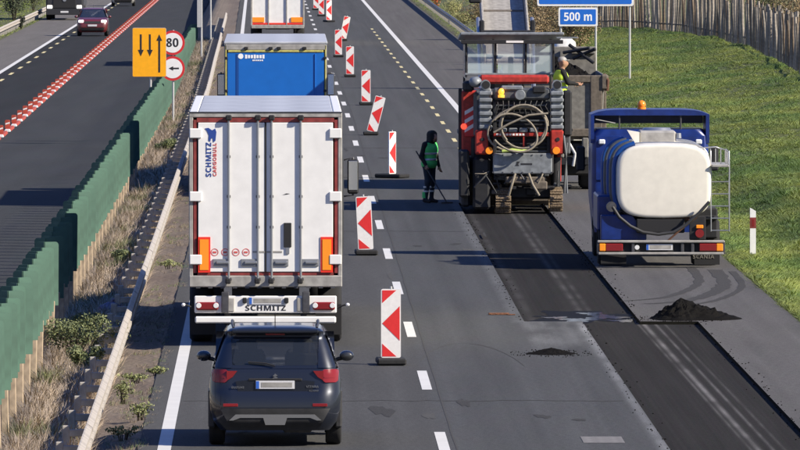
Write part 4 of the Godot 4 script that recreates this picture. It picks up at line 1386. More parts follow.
func tank_truck() -> void:
	var o := thing("tank_truck", "blue tank lorry with cream water tank parked on the hard shoulder", "tank truck", V(7.48, 0, -204.5))
	# tank: rounded-box section, slightly domed ends
	var b := nb()
	var rings := []
	for q in [[0.045, 0.0], [0.043, 0.5], [0.036, 0.9], [0.025, 0.965], [0.0, 0.99], [-0.03, 1.0], [-4.6, 1.0], [-4.7, 0.94], [-4.74, 0.6], [-4.75, 0.0]]:
		var ring := PackedVector3Array()
		for j in 48:
			var t := TAU * j / 48
			var ca := cos(t)
			var sa := sin(t)
			var e := 0.46
			var sx: float = sign(ca) * pow(abs(ca), e) * 0.92
			var sy: float = sign(sa) * pow(abs(sa), e) * 0.68
			var k: float = max(q[1], 0.001)
			ring.append(V(0.07 + sx * k, 1.7 + sy * k + (0.05 * (1.0 - pow(sx / 0.92, 2.0)) * k * sign(sy)), q[0] - 0.2))
		rings.append(ring)
	b.loft(rings, true, false)
	var tank := put(b, "tank", M.tank_white, o)
	for z in [-1.2, -2.6, -4.0]:
		var band := []
		for j in 49:
			var t := TAU * j / 48
			var ca := cos(t)
			var sa := sin(t)
			band.append(V(0.07 + sign(ca) * pow(abs(ca), 0.46) * 0.935, 1.7 + sign(sa) * pow(abs(sa), 0.46) * 0.70 + 0.03 * sign(sa), z))
		put(nb().tube(band, 0.02, 6), "strap", M.steel, tank)
	# suction hose laid along the left flank
	for k in 5:
		var pts := []
		for j in 15:
			var t: float = lerp(PI * 0.62, PI * 1.22, j / 14.0)
			var ca := cos(t)
			var sa := sin(t)
			pts.append(V(0.07 + sign(ca) * pow(abs(ca), 0.55) * (0.985 + 0.0 * k), 1.72 + sign(sa) * pow(abs(sa), 0.55) * 0.74, -0.45 - k * 0.42 + 0.0 * j) + V(-0.04 * k, 0.015 * k, 0))
		put(nb().tube(pts, 0.045, 8), "hose_loop", M.mill_grey if k % 2 else M.tarp_dark_blue, o)
	put(nb().cyl(V(-0.97, 1.2, -0.25), V(-0.97, 1.2, -0.1), 0.1, 0.1, 14), "hose_coupling", M.dark_steel, o)
	# delivery hose slung under the tank
	var hp := []
	for q in [[-0.95, 1.2], [-0.82, 1.0], [-0.6, 0.82], [-0.35, 0.7], [-0.05, 0.66], [0.25, 0.7], [0.5, 0.85], [0.75, 1.08], [0.95, 1.3]]:
		hp.append(V(q[0], q[1], 0.0))
	put(nb().tube(hp, 0.032, 8), "hanging_hose", M.hose_black, o)
	put(nb().tube([V(0.12, 0.52, -0.02), V(0.35, 0.72, 0.0), V(0.7, 1.0, -0.02)], 0.022, 6), "hanging_hose", M.rust, o)
	# cradle
	put(nb().prism(PackedVector2Array([Vector2(-0.35, 0.75), Vector2(0.45, 0.75), Vector2(0.75, 1.08), Vector2(-0.6, 1.08)]), -0.6, -0.35), "cradle", M.dusty_grey, o)
	bx("cradle", M.rust, o, V(0.35, 0.98, -0.3), V(0.7, 0.12, 0.1), 0.02)
	bx("chassis", M.black, o, V(0, 0.82, -4.2), V(0.95, 0.28, 8.0), 0.02)
	bx("deck", M.dark_steel, o, V(0, 0.97, -3.2), V(2.3, 0.06, 5.2))
	bx("rear_panel", M.cab_blue, o, V(-0.72, 0.78, -0.5), V(0.9, 0.5, 0.3), 0.02)
	bx("side_locker", M.cab_blue, o, V(-1.05, 1.05, -2.2), V(0.35, 0.7, 2.6), 0.03)
	bx("side_locker", M.mill_dark, o, V(0.95, 0.85, -1.6), V(0.4, 0.6, 1.6), 0.03)
	# bumper frame
	var bm := bx("rear_bumper", M.frame_grey, o, V(0, 0.52, 0.02), V(2.5, 0.05, 0.09), 0.012)
	bx("bumper_rail", M.frame_grey, bm, V(0, 0.285, 0.02), V(2.46, 0.05, 0.09), 0.012)
	for x in [-1.23, -0.55, 0.42, 0.62, 1.23]:
		bx("bumper_post", M.dark_steel, bm, V(x, 0.4, 0.01), V(0.06, 0.26, 0.06), 0.008)
	bx("bumper_back", M.black, bm, V(0, 0.4, -0.05), V(2.4, 0.18, 0.04))
	plate(o, V(-0.03, 0.41, 0.02), 0.52, 0.12)
	put(nb().cyl(V(-0.47, 0.405, 0.0), V(-0.47, 0.405, 0.04), 0.05, 0.045, 14), "reverse_lamp", M.lamp_clear, o)
	for s in [-1.0, 1.0]:
		var l := bx("tail_lamp", M.lamp_red, o, V(s * 0.92, 0.405, 0.03), V(0.34, 0.15, 0.06), 0.015)
		bx("indicator", M.orange_refl, l, V(s * 1.15, 0.405, 0.03), V(0.13, 0.15, 0.06), 0.015)
		bx("mudflap", M.black, o, V(s * 0.92, 0.2, -0.35), V(0.5, 0.3, 0.02))
		wheel(o, V(s * 0.93, 0.46, -1.5), 0.46, 0.55)
		wheel(o, V(s * 1.0, 0.46, -6.6), 0.46, 0.3)
	text("SCANIA", o, V(0.85, 0.21, -0.33), 0.075, M.dusty_grey, 0.42)
	put(nb().cyl(V(0.76, 0.68, -0.02), V(0.76, 0.68, 0.04), 0.085, 0.085, 18), "round_lamp", M.lamp_red, o)
	bx("small_indicator", M.orange_refl, o, V(0.76, 0.81, 0.0), V(0.14, 0.07, 0.04), 0.01)
	bx("lamp_board", M.mill_dark, o, V(0.72, 0.78, -0.05), V(0.32, 0.45, 0.05), 0.01)
	# ladder and railed platform on the right
	var lad := nb()
	for x in [1.0, 1.36]:
		lad.tube([V(x, 0.7, -0.45), V(x, 1.9, -0.45), V(x, 2.28, -0.6)], 0.016, 6)
	put(lad, "ladder_rail", M.steel, o)
	for h in [0.72, 0.96, 1.2, 1.44, 1.68]:
		put(nb().tube([V(1.0, h, -0.45), V(1.36, h, -0.45)], 0.014, 6), "rung", M.steel, o)
	var pf := bx("platform", M.frame_grey, o, V(1.17, 2.0, -1.0), V(0.34, 0.05, 1.8), 0.01)
	var rl := nb()
	rl.tube([V(0.75, 2.34, -0.6), V(1.1, 2.36, -0.6), V(1.34, 2.28, -0.75), V(1.35, 2.28, -1.9)], 0.016, 6)
	for k in 6:
		rl.tube([V(1.345, 2.02, -0.75 - k * 0.22), V(1.345, 2.28, -0.75 - k * 0.22)], 0.012, 5)
	for k in 4:
		rl.tube([V(1.0 + k * 0.1, 2.02, -0.62), V(1.0 + k * 0.1, 2.33, -0.62)], 0.012, 5)
	put(rl, "handrail", M.steel, pf)
	# manhole housing on top
	var mh := bx("manhole_box", M.frame_grey, o, V(0.0, 2.5, -2.4), V(0.74, 0.3, 0.9), 0.04)
	put(nb().cyl(V(0.0, 2.65, -2.4), V(0.0, 2.7, -2.4), 0.3, 0.26, 20), "manhole_lid", M.steel, mh)
	put(nb().prism(PackedVector2Array([Vector2(-0.6, 2.66), Vector2(-0.36, 2.62), Vector2(-0.36, 2.36), Vector2(-0.42, 2.36)]), -2.2, -1.9), "manhole_bracket", M.tank_white, mh)
	put(nb().cyl(V(0.42, 2.5, -2.0), V(0.42, 2.6, -2.0), 0.06, 0.05, 12), "valve", M.steel, mh)
	# cab with an open roof deflector
	b = nb()
	var z := -6.0
	slices(b, [[0.5, 1.12, z, z - 2.0, 0.1], [1.2, 1.19, z, z - 2.1, 0.12], [2.1, 1.19, z, z - 2.05, 0.14], [2.45, 1.17, z - 0.02, z - 1.8, 0.16], [2.58, 1.08, z - 0.06, z - 1.6, 0.2]])
	var cab := put(b, "cab", M.cab_blue, o)
	for x in [-0.85, 0.85]:
		bx("cab_ridge", M.cab_blue, cab, V(x, 2.0, z + 0.01), V(0.5, 0.9, 0.04), 0.015)
		bx("work_lamp", M.lamp_clear, cab, V(x * 1.15, 2.33, z + 0.05), V(0.13, 0.1, 0.08), 0.025)
	var df := nb()
	var top := []
	var inn := []
	for i in 17:
		var u := -1.0 + i / 8.0
		top.append(Vector2(u * 1.2, 2.98 - 0.1 * pow(abs(u), 6.0)))
	var poly := PackedVector2Array()
	poly.append(Vector2(-1.2, 2.3))
	for p in top:
		poly.append(p)
	poly.append(Vector2(1.2, 2.3))
	poly.append(Vector2(1.13, 2.3))
	poly.append(Vector2(1.13, 2.86))
	poly.append(Vector2(-1.13, 2.86))
	poly.append(Vector2(-1.13, 2.3))
	df.prism(poly, z - 0.05, z - 1.5)
	put(df, "roof_deflector", M.cab_blue, cab)
	bx("deflector_front", M.cab_blue, cab, V(0, 2.775, z - 1.47), V(2.25, 0.21, 0.05))
	for x in [-0.62, 0.62]:
		put(nb().cyl(V(x, 2.55, z - 0.1), V(x, 2.9, z - 0.1), 0.02, 0.02, 6), "deflector_strut", M.dark_steel, cab)
	put(nb().tube([V(-1.1, 2.78, z - 0.06), V(-0.7, 2.7, z - 0.06)], 0.012, 5), "deflector_cable", M.frame_grey, cab)
	var bc := nb()
	bc.cyl(V(-0.16, 2.97, z - 0.4), V(-0.16, 3.02, z - 0.4), 0.09, 0.09, 14)
	bc.ball(V(-0.16, 3.07, z - 0.4), V(0.085, 0.09, 0.085), 14)
	put(bc, "beacon", M.beacon, cab)
	for s in [-1.0, 1.0]:
		bx("mirror", M.black, o, V(s * 1.36, 1.95, z - 1.6), V(0.18, 0.5, 0.12), 0.04)
	bx("windscreen", M.glass_dark, cab, V(0, 1.9, z - 2.07), V(2.1, 0.7, 0.06), 0.02)

# ---------------------------------------------------------------- works machines
func track_unit(o: Node3D, xc: float, zc: float, w: float, len: float) -> void:
	var t := Node3D.new()
	t.name = "crawler_track"
	o.add_child(t, true)
	var r := 0.26
	var pads := int((2.0 * (len - 2 * r) + TAU * r) / 0.17)
	var pm := nb().box(V(0, 0, 0), V(w, 0.045, 0.15), 0.012).box(V(0, 0.035, 0), V(w * 0.96, 0.03, 0.05), 0.008).mesh()
	var per := 2.0 * (len - 2 * r) + TAU * r
	for i in pads:
		var s := per * i / pads
		var p := V(xc, 0, zc)
		var ang := 0.0
		var half := len / 2 - r
		if s < 2 * half:
			p += V(0, 2 * r, half - s)
			ang = 0.0
		elif s < 2 * half + PI * r:
			var a := (s - 2 * half) / r
			p += V(0, r + cos(a) * r, -half - sin(a) * r)
			ang = a
		elif s < 4 * half + PI * r:
			p += V(0, 0, -half + (s - 2 * half - PI * r))
			ang = PI
		else:
			var a := (s - 4 * half - PI * r) / r
			p += V(0, r - cos(a) * r, half + sin(a) * r)
			ang = PI + a
		var mi := put_mesh(pm, "track_pad", M.track_pad, t)
		mi.position = p + V(0, 0.05, 0)
		mi.rotation.x = -ang
	bx("track_frame", M.mill_dark, t, V(xc, 0.32, zc), V(w * 0.7, 0.34, len - 0.4), 0.08)
	put(nb().cyl(V(xc - w * 0.42, 0.31, zc + len / 2 - r), V(xc + w * 0.42, 0.31, zc + len / 2 - r), 0.21, 0.21, 18), "idler", M.dusty, t)

func milling_machine() -> void:
	var o := thing("milling_machine", "red and grey road milling machine with canopy and raised conveyor", "milling machine", V(5.35, -0.07, -239.3))
	# legs and tracks
	track_unit(o, -0.22, -0.9, 0.36, 1.5)
	track_unit(o, 1.0, -0.9, 0.3, 1.5)
	track_unit(o, -0.5, -5.6, 0.3, 1.5)
	track_unit(o, 1.0, -5.6, 0.3, 1.5)
	for q in [[-0.22, -0.9], [1.0, -0.9], [-0.5, -5.6], [1.0, -5.6]]:
		put(nb().cyl(V(q[0], 0.5, q[1]), V(q[0], 1.3, q[1]), 0.11, 0.13, 14), "lift_column", M.mill_dark, o)
	# frame, engine and drum housing
	bx("main_frame", M.mill_dark, o, V(0.0, 1.35, -3.3), V(1.9, 0.9, 5.6), 0.06)
	bx("drum_housing", M.dusty, o, V(0.0, 0.62, -3.3), V(2.1, 0.9, 1.5), 0.08)
	bx("engine_hood", M.mill_grey, o, V(0.05, 2.3, -1.6), V(1.9, 1.1, 2.4), 0.08)
	bx("side_shield", M.mill_dark, o, V(-1.08, 0.75, -2.2), V(0.2, 1.15, 3.8), 0.05)
	bx("side_shield", M.mill_red, o, V(1.1, 1.1, -3.6), V(0.12, 0.8, 3.6), 0.04)
	bx("rear_leg", M.mill_dark, o, V(-1.12, 0.95, -0.25), V(0.24, 1.1, 0.4), 0.05)
	bx("rear_leg", M.mill_dark, o, V(-0.72, 0.72, -0.35), V(0.4, 1.2, 0.5), 0.06)
	# counterweight plate
	var pl := bx("rear_plate", M.mill_light, o, V(0.22, 1.18, 0.0), V(1.36, 0.48, 0.12), 0.025)
	put(nb().prism(PackedVector2Array([Vector2(0.04, 1.13), Vector2(0.14, 1.13), Vector2(0.12, 1.17), Vector2(0.16, 1.23), Vector2(0.09, 1.23), Vector2(0.07, 1.16)]), 0.06, 0.066), "emblem", M.black_print, pl)
	bx("print_bar", M.black_print, pl, V(0.31, 1.17, 0.062), V(0.26, 0.04, 0.005))
	# red lower corner boxes with indicators
	for s in [-1.0, 1.0]:
		var x := -0.72 if s < 0 else 1.01
		var c := bx("corner_box", M.mill_red, o, V(x, 1.67, -0.06), V(0.3, 0.56, 0.3), 0.03)
		put(nb().cyl(V(x + (0.17 if s < 0 else -0.02), 1.48, 0.08), V(x + (0.17 if s < 0 else -0.02), 1.48, 0.13), 0.09, 0.08, 16), "indicator", M.orange_refl, c)
		put(nb().cyl(V(x + 0.02, 1.74, 0.09), V(x + 0.02, 1.74, 0.105), 0.045, 0.045, 12), "cap", M.black, c)
	# left tower with striped warning board
	var tw := bx("side_tower", M.mill_red, o, V(-0.98, 2.1, -0.85), V(0.38, 1.5, 0.5), 0.04)
	bx("tower_post", M.mill_dark, tw, V(-1.2, 2.1, -0.75), V(0.08, 1.6, 0.2), 0.01)
	var bd := bx("warning_board", M.board_red, tw, V(-0.98, 2.1, -0.58), V(0.24, 0.62, 0.03), 0.006)
	for k in 3:
		var y := 1.9 + k * 0.2
		put(nb().prism(PackedVector2Array([Vector2(-1.1, y - 0.02), Vector2(-0.86, y + 0.12), Vector2(-0.86, y + 0.21), Vector2(-1.1, y + 0.07)]), -0.564, -0.56), "board_stripe", M.board_white, bd)
	put(nb().cyl(V(-1.12, 2.02, -0.56), V(-1.12, 2.02, -0.53), 0.07, 0.06, 14), "tail_lamp", M.tail_on, tw)
	# ribbed exhaust shrouds either side
	for x in [-0.63, 1.01]:
		var b := nb()
		b.box(V(x, 2.42, -0.12), V(0.27, 1.0, 0.24), 0.04)
		for k in 6:
			b.box(V(x, 2.02 + k * 0.155, -0.02), V(0.31, 0.1, 0.2), 0.035)
		var sh := put(b, "ribbed_shroud", M.mill_light, o)
		put(nb().cyl(V(x, 2.99, -0.3), V(x, 2.99, 0.02), 0.115, 0.115, 16), "shroud_cap", M.mill_light, sh)
		put(nb().cyl(V(x + 0.01, 2.99, 0.02), V(x + 0.01, 2.99, 0.03), 0.09, 0.09, 16), "exhaust_mouth", M.black, sh)
	put(nb().ball(V(-0.86, 3.05, -0.2), V(0.15, 0.13, 0.15), 16), "filter_bowl", M.mill_light, o)
	bx("left_cowl", M.mill_dark, o, V(-1.02, 2.95, -0.4), V(0.26, 0.26, 0.4), 0.06)
	# upper cowl
	var hood := bx("upper_cowl", M.mill_grey, o, V(0.2, 2.78, -0.2), V(1.32, 0.28, 0.4), 0.05)
	put(nb().cyl(V(0.16, 2.76, 0.0), V(0.16, 2.76, 0.06), 0.13, 0.11, 18), "fan_cover", M.mill_light, hood)
	bx("cowl_box", M.mill_light, hood, V(-0.02, 2.92, -0.1), V(0.5, 0.1, 0.3), 0.03)
	bx("cowl_box", M.mill_dark, hood, V(0.6, 2.88, 0.02), V(0.3, 0.16, 0.12), 0.03)
	var bc := nb()
	bc.cyl(V(-0.27, 2.7, 0.08), V(-0.27, 2.76, 0.08), 0.075, 0.075, 14)
	bc.ball(V(-0.27, 2.83, 0.08), V(0.07, 0.085, 0.07), 14)
	put(bc, "beacon", M.beacon_on, o)
	# radiator with slats
	var rad := bx("radiator", M.black, o, V(0.2, 2.0, -0.2), V(1.3, 1.2, 0.2))
	for k in 13:
		bx("slat", M.mill_grey if k % 4 == 0 else M.mill_dark, rad, V(0.2, 1.46 + k * 0.088, -0.08), V(1.28, 0.04, 0.05), 0.008)
	for x in [-0.42, 0.82]:
		bx("radiator_post", M.mill_dark, rad, V(x, 2.0, -0.06), V(0.08, 1.2, 0.1), 0.01)
	for k in 4:
		bx("fuse_box", M.mill_light, o, V(-0.24 + k * 0.24, 1.95, 0.02), V(0.2, 0.1, 0.1), 0.02)
	var rs := bx("red_strip", M.mill_red, o, V(0.2, 1.85, 0.0), V(1.3, 0.09, 0.1), 0.015)
	for k in 9:
		bx("strip_print", M.board_white, rs, V(-0.36 + k * 0.075, 1.85, 0.052), V(0.05, 0.045, 0.004))
	bx("red_bracket", M.mill_red, o, V(0.25, 1.68, 0.02), V(0.05, 0.26, 0.06), 0.01)
	# coiled hose hung on the back
	for q in [[0.1, 1.98, 0.7, 0.5, 0.16, 0.1, 1.35, 0.0], [0.24, 2.04, 0.5, 0.56, 0.24, 0.55, 1.2, 2.0], [0.02, 1.9, 0.6, 0.4, 0.3, -0.3, 0.8, 4.0]]:
		var pts := []
		for j in 40:
			var t: float = TAU * q[6] * j / 39.0 + q[7]
			var e := 1.0 + 0.07 * sin(t * 2.0 + q[7]) - 0.06 * j / 39.0
			var p := Vector2(cos(t) * q[2] * e, sin(t) * q[3] * e).rotated(q[5])
			pts.append(V(q[0] + p.x, q[1] + p.y, q[4] + 0.03 * sin(t * 1.5)))
		put(nb().tube(pts, 0.026, 7), "hose_coil", M.hose_beige, o)
	put(nb().tube([V(-0.45, 1.9, 0.3), V(-0.1, 2.1, 0.33), V(0.35, 2.3, 0.33), V(0.8, 2.34, 0.3)], 0.026, 7), "hose_coil", M.hose_beige, o)
	# hydraulic lines, valve blocks and bolts
	var hr2 := RandomNumberGenerator.new()
	hr2.seed = 99
	for k in 16:
		var x0 := hr2.randf_range(-0.8, 1.05)
		var x1 := x0 + hr2.randf_range(-0.35, 0.35)
		var y1 := hr2.randf_range(0.45, 0.95)
		var zz := hr2.randf_range(-0.3, 0.12)
		put(nb().tube([V(x0, 1.0, zz - 0.1), V(lerp(x0, x1, 0.4), lerp(0.95, y1, 0.3), zz + 0.08), V(x1, y1, zz)], hr2.randf_range(0.012, 0.026), 6), "hydraulic_line", [M.hose_black, M.hose_black, M.dark_steel, M.hose_beige][k % 4], o)
	for k in 12:
		put(nb().box(V(hr2.randf_range(-0.7, 1.0), hr2.randf_range(0.5, 0.92), hr2.randf_range(-0.5, -0.05)), V(hr2.randf_range(0.08, 0.3), hr2.randf_range(0.06, 0.2), 0.2), 0.02), "valve_block", [M.mill_dark, M.dusty, M.mill_grey][k % 3], o)
	for k in 14:
		var bx0 := -0.46 + (k % 7) * 0.226
		put(nb().cyl(V(bx0, 0.98 if k < 7 else 1.38, 0.05), V(bx0, 0.98 if k < 7 else 1.38, 0.075), 0.018, 0.018, 6), "bolt", M.dark_steel, pl)
	for k in 10:
		put(nb().tube([V(-0.36 + k * 0.13, 2.62, -0.02), V(-0.34 + k * 0.12, 2.5, 0.06), V(-0.4 + k * 0.14, 2.3, 0.0)], 0.014, 5), "hydraulic_line", M.hose_black, o)
	bx("front_frame", M.mill_dark, o, V(0.0, 1.15, -7.2), V(1.8, 1.0, 2.2), 0.08)
	bx("water_tank", M.mill_red, o, V(-0.55, 2.3, -5.4), V(0.9, 1.0, 1.2), 0.08)
	bx("side_cabinet", M.mill_dark, o, V(1.27, 2.32, -0.9), V(0.2, 1.05, 0.7), 0.04)
	bx("side_cabinet", M.mill_grey, o, V(1.25, 1.62, -1.4), V(0.18, 0.5, 1.6), 0.04)
	put(nb().tube([V(-0.25, 1.46, 0.2), V(-0.02, 1.5, 0.24), V(0.2, 1.47, 0.24), V(0.42, 1.53, 0.2)], 0.04, 7), "green_hose", M.hose_green, o)
	put(nb().tube([V(0.05, 0.95, 0.08), V(-0.03, 0.7, 0.2), V(-0.1, 0.45, 0.1)], 0.03, 7), "drain_hose", M.hose_beige, o)
	put(nb().tube([V(0.36, 0.95, 0.08), V(0.45, 0.7, 0.2), V(0.6, 0.45, 0.15)], 0.03, 7), "drain_hose", M.hose_beige, o)
	bx("towing_bracket", M.dusty, o, V(0.28, 0.8, -0.1), V(0.9, 0.16, 0.3), 0.03)
	bx("axle_beam", M.mill_dark, o, V(0.35, 0.5, -0.7), V(1.3, 0.3, 0.5), 0.05)
	bx("pump_block", M.dusty, o, V(0.62, 0.68, 0.0), V(0.34, 0.2, 0.2), 0.03)
	for k in 4:
		put(nb().tube([V(1.14 + k * 0.035, 1.9 - k * 0.08, 0.05), V(1.22, 1.3, 0.12 - k * 0.03), V(1.16 + 0.03 * k, 0.5, 0.05)], 0.018, 6), "side_hose", M.steel if k % 2 else M.hose_black, o)
	# operator's stand: floor, red dash, rails, windscreens, canopy
	bx("platform", M.mill_dark, o, V(0.05, 1.82, -3.6), V(2.5, 0.08, 2.4))
	bx("side_step", M.mill_dark, o, V(1.2, 1.92, -1.7), V(0.42, 0.06, 0.9), 0.01)
	bx("dashboard", M.mill_red, o, V(0.05, 3.1, -1.0), V(1.6, 0.2, 0.7), 0.05)
	bx("seat", M.black, o, V(-0.2, 2.6, -3.4), V(0.5, 0.9, 0.5), 0.1)
	bx("steering_column", M.black, o, V(0.0, 3.35, -2.4), V(0.12, 0.5, 0.2), 0.04)
	for x in [-1.04, -0.36, 0.34, 0.98]:
		bx("screen_pillar", M.mill_dark, o, V(x, 3.55, -2.0), V(0.05, 0.85, 0.06), 0.01)
		bx("front_pillar", M.mill_dark, o, V(x, 3.4, -4.6), V(0.05, 1.2, 0.06), 0.01)
	for x in [-0.7, -0.01, 0.66]:
		bx("window_pane", M.pane, o, V(x, 3.56, -2.0), V(0.6, 0.72, 0.012))
	for x in [-1.06, 1.0]:
		bx("window_pane", M.pane, o, V(x, 3.5, -3.3), V(0.012, 0.8, 2.4))
	bx("sill_bar", M.mill_light, o, V(-0.03, 3.2, -2.0), V(2.08, 0.05, 0.08), 0.01)
	var cp := nb()
	cp.x = Transform3D(Basis(Vector3.RIGHT, -0.05), V(0.02, 4.06, -3.3))
	cp.box(V(0, 0, 0), V(2.4, 0.07, 3.2), 0.025)
	var can := put(cp, "canopy", M.mill_light, o)
	bx("canopy_edge", M.mill_dark, can, V(0.02, 3.95, -1.72), V(2.36, 0.09, 0.05), 0.01)
	bx("canopy_bar", M.steel, can, V(1.3, 4.05, -1.75), V(0.5, 0.03, 0.03))
	bx("canopy_label", M.board_white, can, V(0.08, 3.955, -1.692), V(0.4, 0.05, 0.004))
	# conveyor, rising forwards
	var cv := nb()
	var ang := 0.27
	cv.x = Transform3D(Basis(Vector3.RIGHT, ang), V(0.0, 3.4, -6.2))
	cv.box(V(0, 0.0, -4.0), V(1.02, 0.14, 8.0), 0.03)
	var conv := put(cv, "conveyor", M.belt_grey, o)
	for s in [-1.0, 1.0]:
		var sd := nb()
		sd.x = cv.x
		sd.box(V(s * 0.53, 0.14, -4.0), V(0.06, 0.42, 8.0), 0.02)
		put(sd, "conveyor_side", M.belt_grey, conv)
		var hy := nb()
		hy.tube([V(s * 0.62, 2.6, -5.6), V(s * 0.64, 4.4, -8.5)], 0.05, 8)
		put(hy, "lift_cylinder", M.steel, conv)
	bx("conveyor_yoke", M.mill_dark, conv, V(0.0, 4.1, -6.0), V(1.3, 0.12, 0.3), 0.04)
	for x in [-0.6, 0.6]:
		bx("yoke_arm", M.mill_dark, conv, V(x, 4.25, -6.0), V(0.12, 0.3, 0.2), 0.03)
	bx("conveyor_lamp", M.black, conv, V(-0.72, 4.85, -8.0), V(0.3, 0.16, 0.2), 0.05)
	for k in 3:
		var ib := nb()
		ib.x = cv.x
		ib.box(V(0, 0.08, -1.5 - k * 2.6), V(0.94, 0.02, 0.1), 0.008)
		put(ib, "belt_joint", M.dusty, conv)

func dump_truck() -> void:
	var o := thing("dump_truck", "dusty tipper lorry loaded with dark millings in front of the milling machine", "tipper lorry", V(6.75, 0, -256))
	var tg := bx("tailgate", M.dusty_grey, o, V(0.0, 2.08, 0.0), V(2.3, 1.5, 0.08), 0.02)
	for q in [[-1.1, 2.08, 0.18, 1.5], [1.02, 2.08, 0.3, 1.5], [0.2, 2.08, 0.16, 1.5]]:
		bx("tailgate_post", M.dusty, tg, V(q[0], q[1], 0.06), V(q[2], q[3], 0.1), 0.02)
	bx("tailgate_rail", M.dusty, tg, V(0, 2.74, 0.055), V(2.3, 0.18, 0.09), 0.02)
	bx("tailgate_rail", M.dusty, tg, V(0, 1.42, 0.055), V(2.3, 0.2, 0.09), 0.02)
	for s in [-1.0, 1.0]:
		var b := nb()
		b.x = Transform3D(Basis(Vector3.BACK, -s * 0.05), V(s * 1.16, 2.1, -2.7))
		b.box(Vector3.ZERO, V(0.08, 1.5, 5.3), 0.02)
		var sw := put(b, "bed_side", M.dusty_grey, o)
		for k in 6:
			bx("side_rib", M.dusty, sw, V(s * 1.23, 2.05, -0.4 - k * 0.9), V(0.1, 1.4, 0.1), 0.02)
		put(nb().tube([V(s * 1.2, 2.85, 0.05), V(s * 1.3, 2.7, 0.12), V(s * 1.28, 2.45, 0.1)], 0.05, 7), "hinge_arm", M.rust, o)
		bx("hinge_block", M.dusty, o, V(s * 1.22, 2.66, 0.05), V(0.2, 0.4, 0.2), 0.05)
		for z in [-1.2, -2.6]:
			wheel(o, V(s * 0.95, 0.52, z), 0.52, 0.58)
		wheel(o, V(s * 1.05, 0.52, -6.3), 0.52, 0.32)
		bx("mudguard", M.mill_dark, o, V(s * 0.95, 0.95, -0.7), V(0.6, 0.3, 0.06), 0.02)
		bx("tail_lamp", M.lamp_red, o, V(s * 0.85, 0.9, 0.02), V(0.36, 0.12, 0.06), 0.02)
	bx("headboard", M.dusty_grey, o, V(0, 2.4, -5.4), V(2.36, 2.1, 0.1), 0.02)
	bx("cab_guard", M.dusty_grey, o, V(0.85, 3.3, -5.6), V(0.6, 0.07, 0.7), 0.02)
	bx("bed_floor", M.dusty, o, V(0, 1.3, -2.7), V(2.25, 0.1, 5.3))
	# heap of millings
	var r := RandomNumberGenerator.new()
	r.seed = 8
	o.add_child(Node3D.new())
	o.get_child(o.get_child_count() - 1).free()
	var h := nb()
	heap(h, V(0.1, 2.7, -2.6), 1.06, 2.5, 0.55, 22, 31)
	put(h, "load", M.asphalt_heap, o)
	bx("chassis", M.mill_dark, o, V(0, 0.95, -3.6), V(0.95, 0.3, 7.2))
	bx("rear_beam", M.dusty, o, V(0, 0.92, -0.05), V(2.2, 0.16, 0.1), 0.02)
	put(nb().tube([V(0.3, 1.25, 0.1), V(0.5, 0.9, 0.12), V(0.45, 0.6, 0.1)], 0.04, 6), "chain", M.galv, o)
	for x in [0.15, 0.75]:
		bx("spring_hanger", M.dusty_grey, o, V(x, 1.05, 0.02), V(0.16, 0.5, 0.2), 0.03)
	bx("axle_box", M.mill_dark, o, V(0, 0.75, -1.9), V(2.0, 0.8, 2.6), 0.05)
	bx("tool_box", M.mill_dark, o, V(0.7, 1.0, -0.35), V(0.9, 0.35, 0.5), 0.03)
	bx("tool_box", M.dusty, o, V(0.95, 0.75, -3.9), V(0.5, 0.6, 1.2), 0.04)
	bx("lamp_bar", M.mill_dark, o, V(0, 0.72, 0.0), V(2.3, 0.2, 0.12), 0.02)
	var c := nb()
	slices(c, [[0.6, 1.15, -5.7, -7.8, 0.12], [1.4, 1.22, -5.7, -7.9, 0.14], [2.5, 1.22, -5.7, -7.7, 0.16], [2.95, 1.15, -5.75, -7.3, 0.2], [3.05, 1.0, -5.8, -7.1, 0.2]])
	put(c, "cab", M.cab_white, o)
	var dfl := nb()
	slices(dfl, [[2.95, 0.3, -6.1, -7.2, 0.14], [3.3, 0.3, -6.1, -7.1, 0.16], [3.55, 0.27, -6.15, -6.9, 0.16], [3.63, 0.18, -6.25, -6.7, 0.12]])
	dfl.x = Transform3D.IDENTITY
	var dm := put(dfl, "roof_tank", M.cab_white, o)
	dm.position.x = 0.42
	for q in [[0.5, 3.5, 1.1, 3.05], [0.6, 3.15, 1.15, 3.4], [0.35, 3.3, 1.0, 3.42]]:
		put(nb().tube([V(q[0], q[1], -5.2), V(q[2], q[3], -4.9)], 0.045, 6), "cover_arm", M.mill_dark, o)

func heap(b: Bld, ct: Vector3, rx: float, rz: float, h: float, n: int, sd: int, tail := 0.0) -> void:
	var f := FastNoiseLite.new()
	f.seed = sd
	f.frequency = 1.6
	var rings := []
	for i in n + 1:
		var u := float(i) / n
		var ring := PackedVector3Array()
		for j in 40:
			var t := TAU * j / 40
			var e := 1.0 + 0.18 * f.get_noise_2d(cos(t) * 1.3, sin(t) * 1.3)
			if tail > 0.0:
				e += tail * pow(max(0.0, cos(t)), 6.0)
			var p := V(cos(t) * rx * e * u, 0, sin(t) * rz * e * u)
			var y := h * pow(1.0 - u, 1.15) + (h * 0.22 * f.get_noise_2d(p.x * 3.0 + 9.0, p.z * 3.0) + h * 0.1 * f.get_noise_2d(p.x * 11.0, p.z * 11.0)) * sin(PI * min(1.0, u * 1.05))
			ring.append(ct + V(p.x, max(y, 0.0) - (0.03 if i == n else 0.0), p.z))
		rings.append(ring)
	for i in n:
		for j in 40:
			var k := (j + 1) % 40
			b.to(rings[i][j], rings[i][k], rings[i + 1][k], Vector3.UP)
			b.to(rings[i][j], rings[i + 1][k], rings[i + 1][j], Vector3.UP)

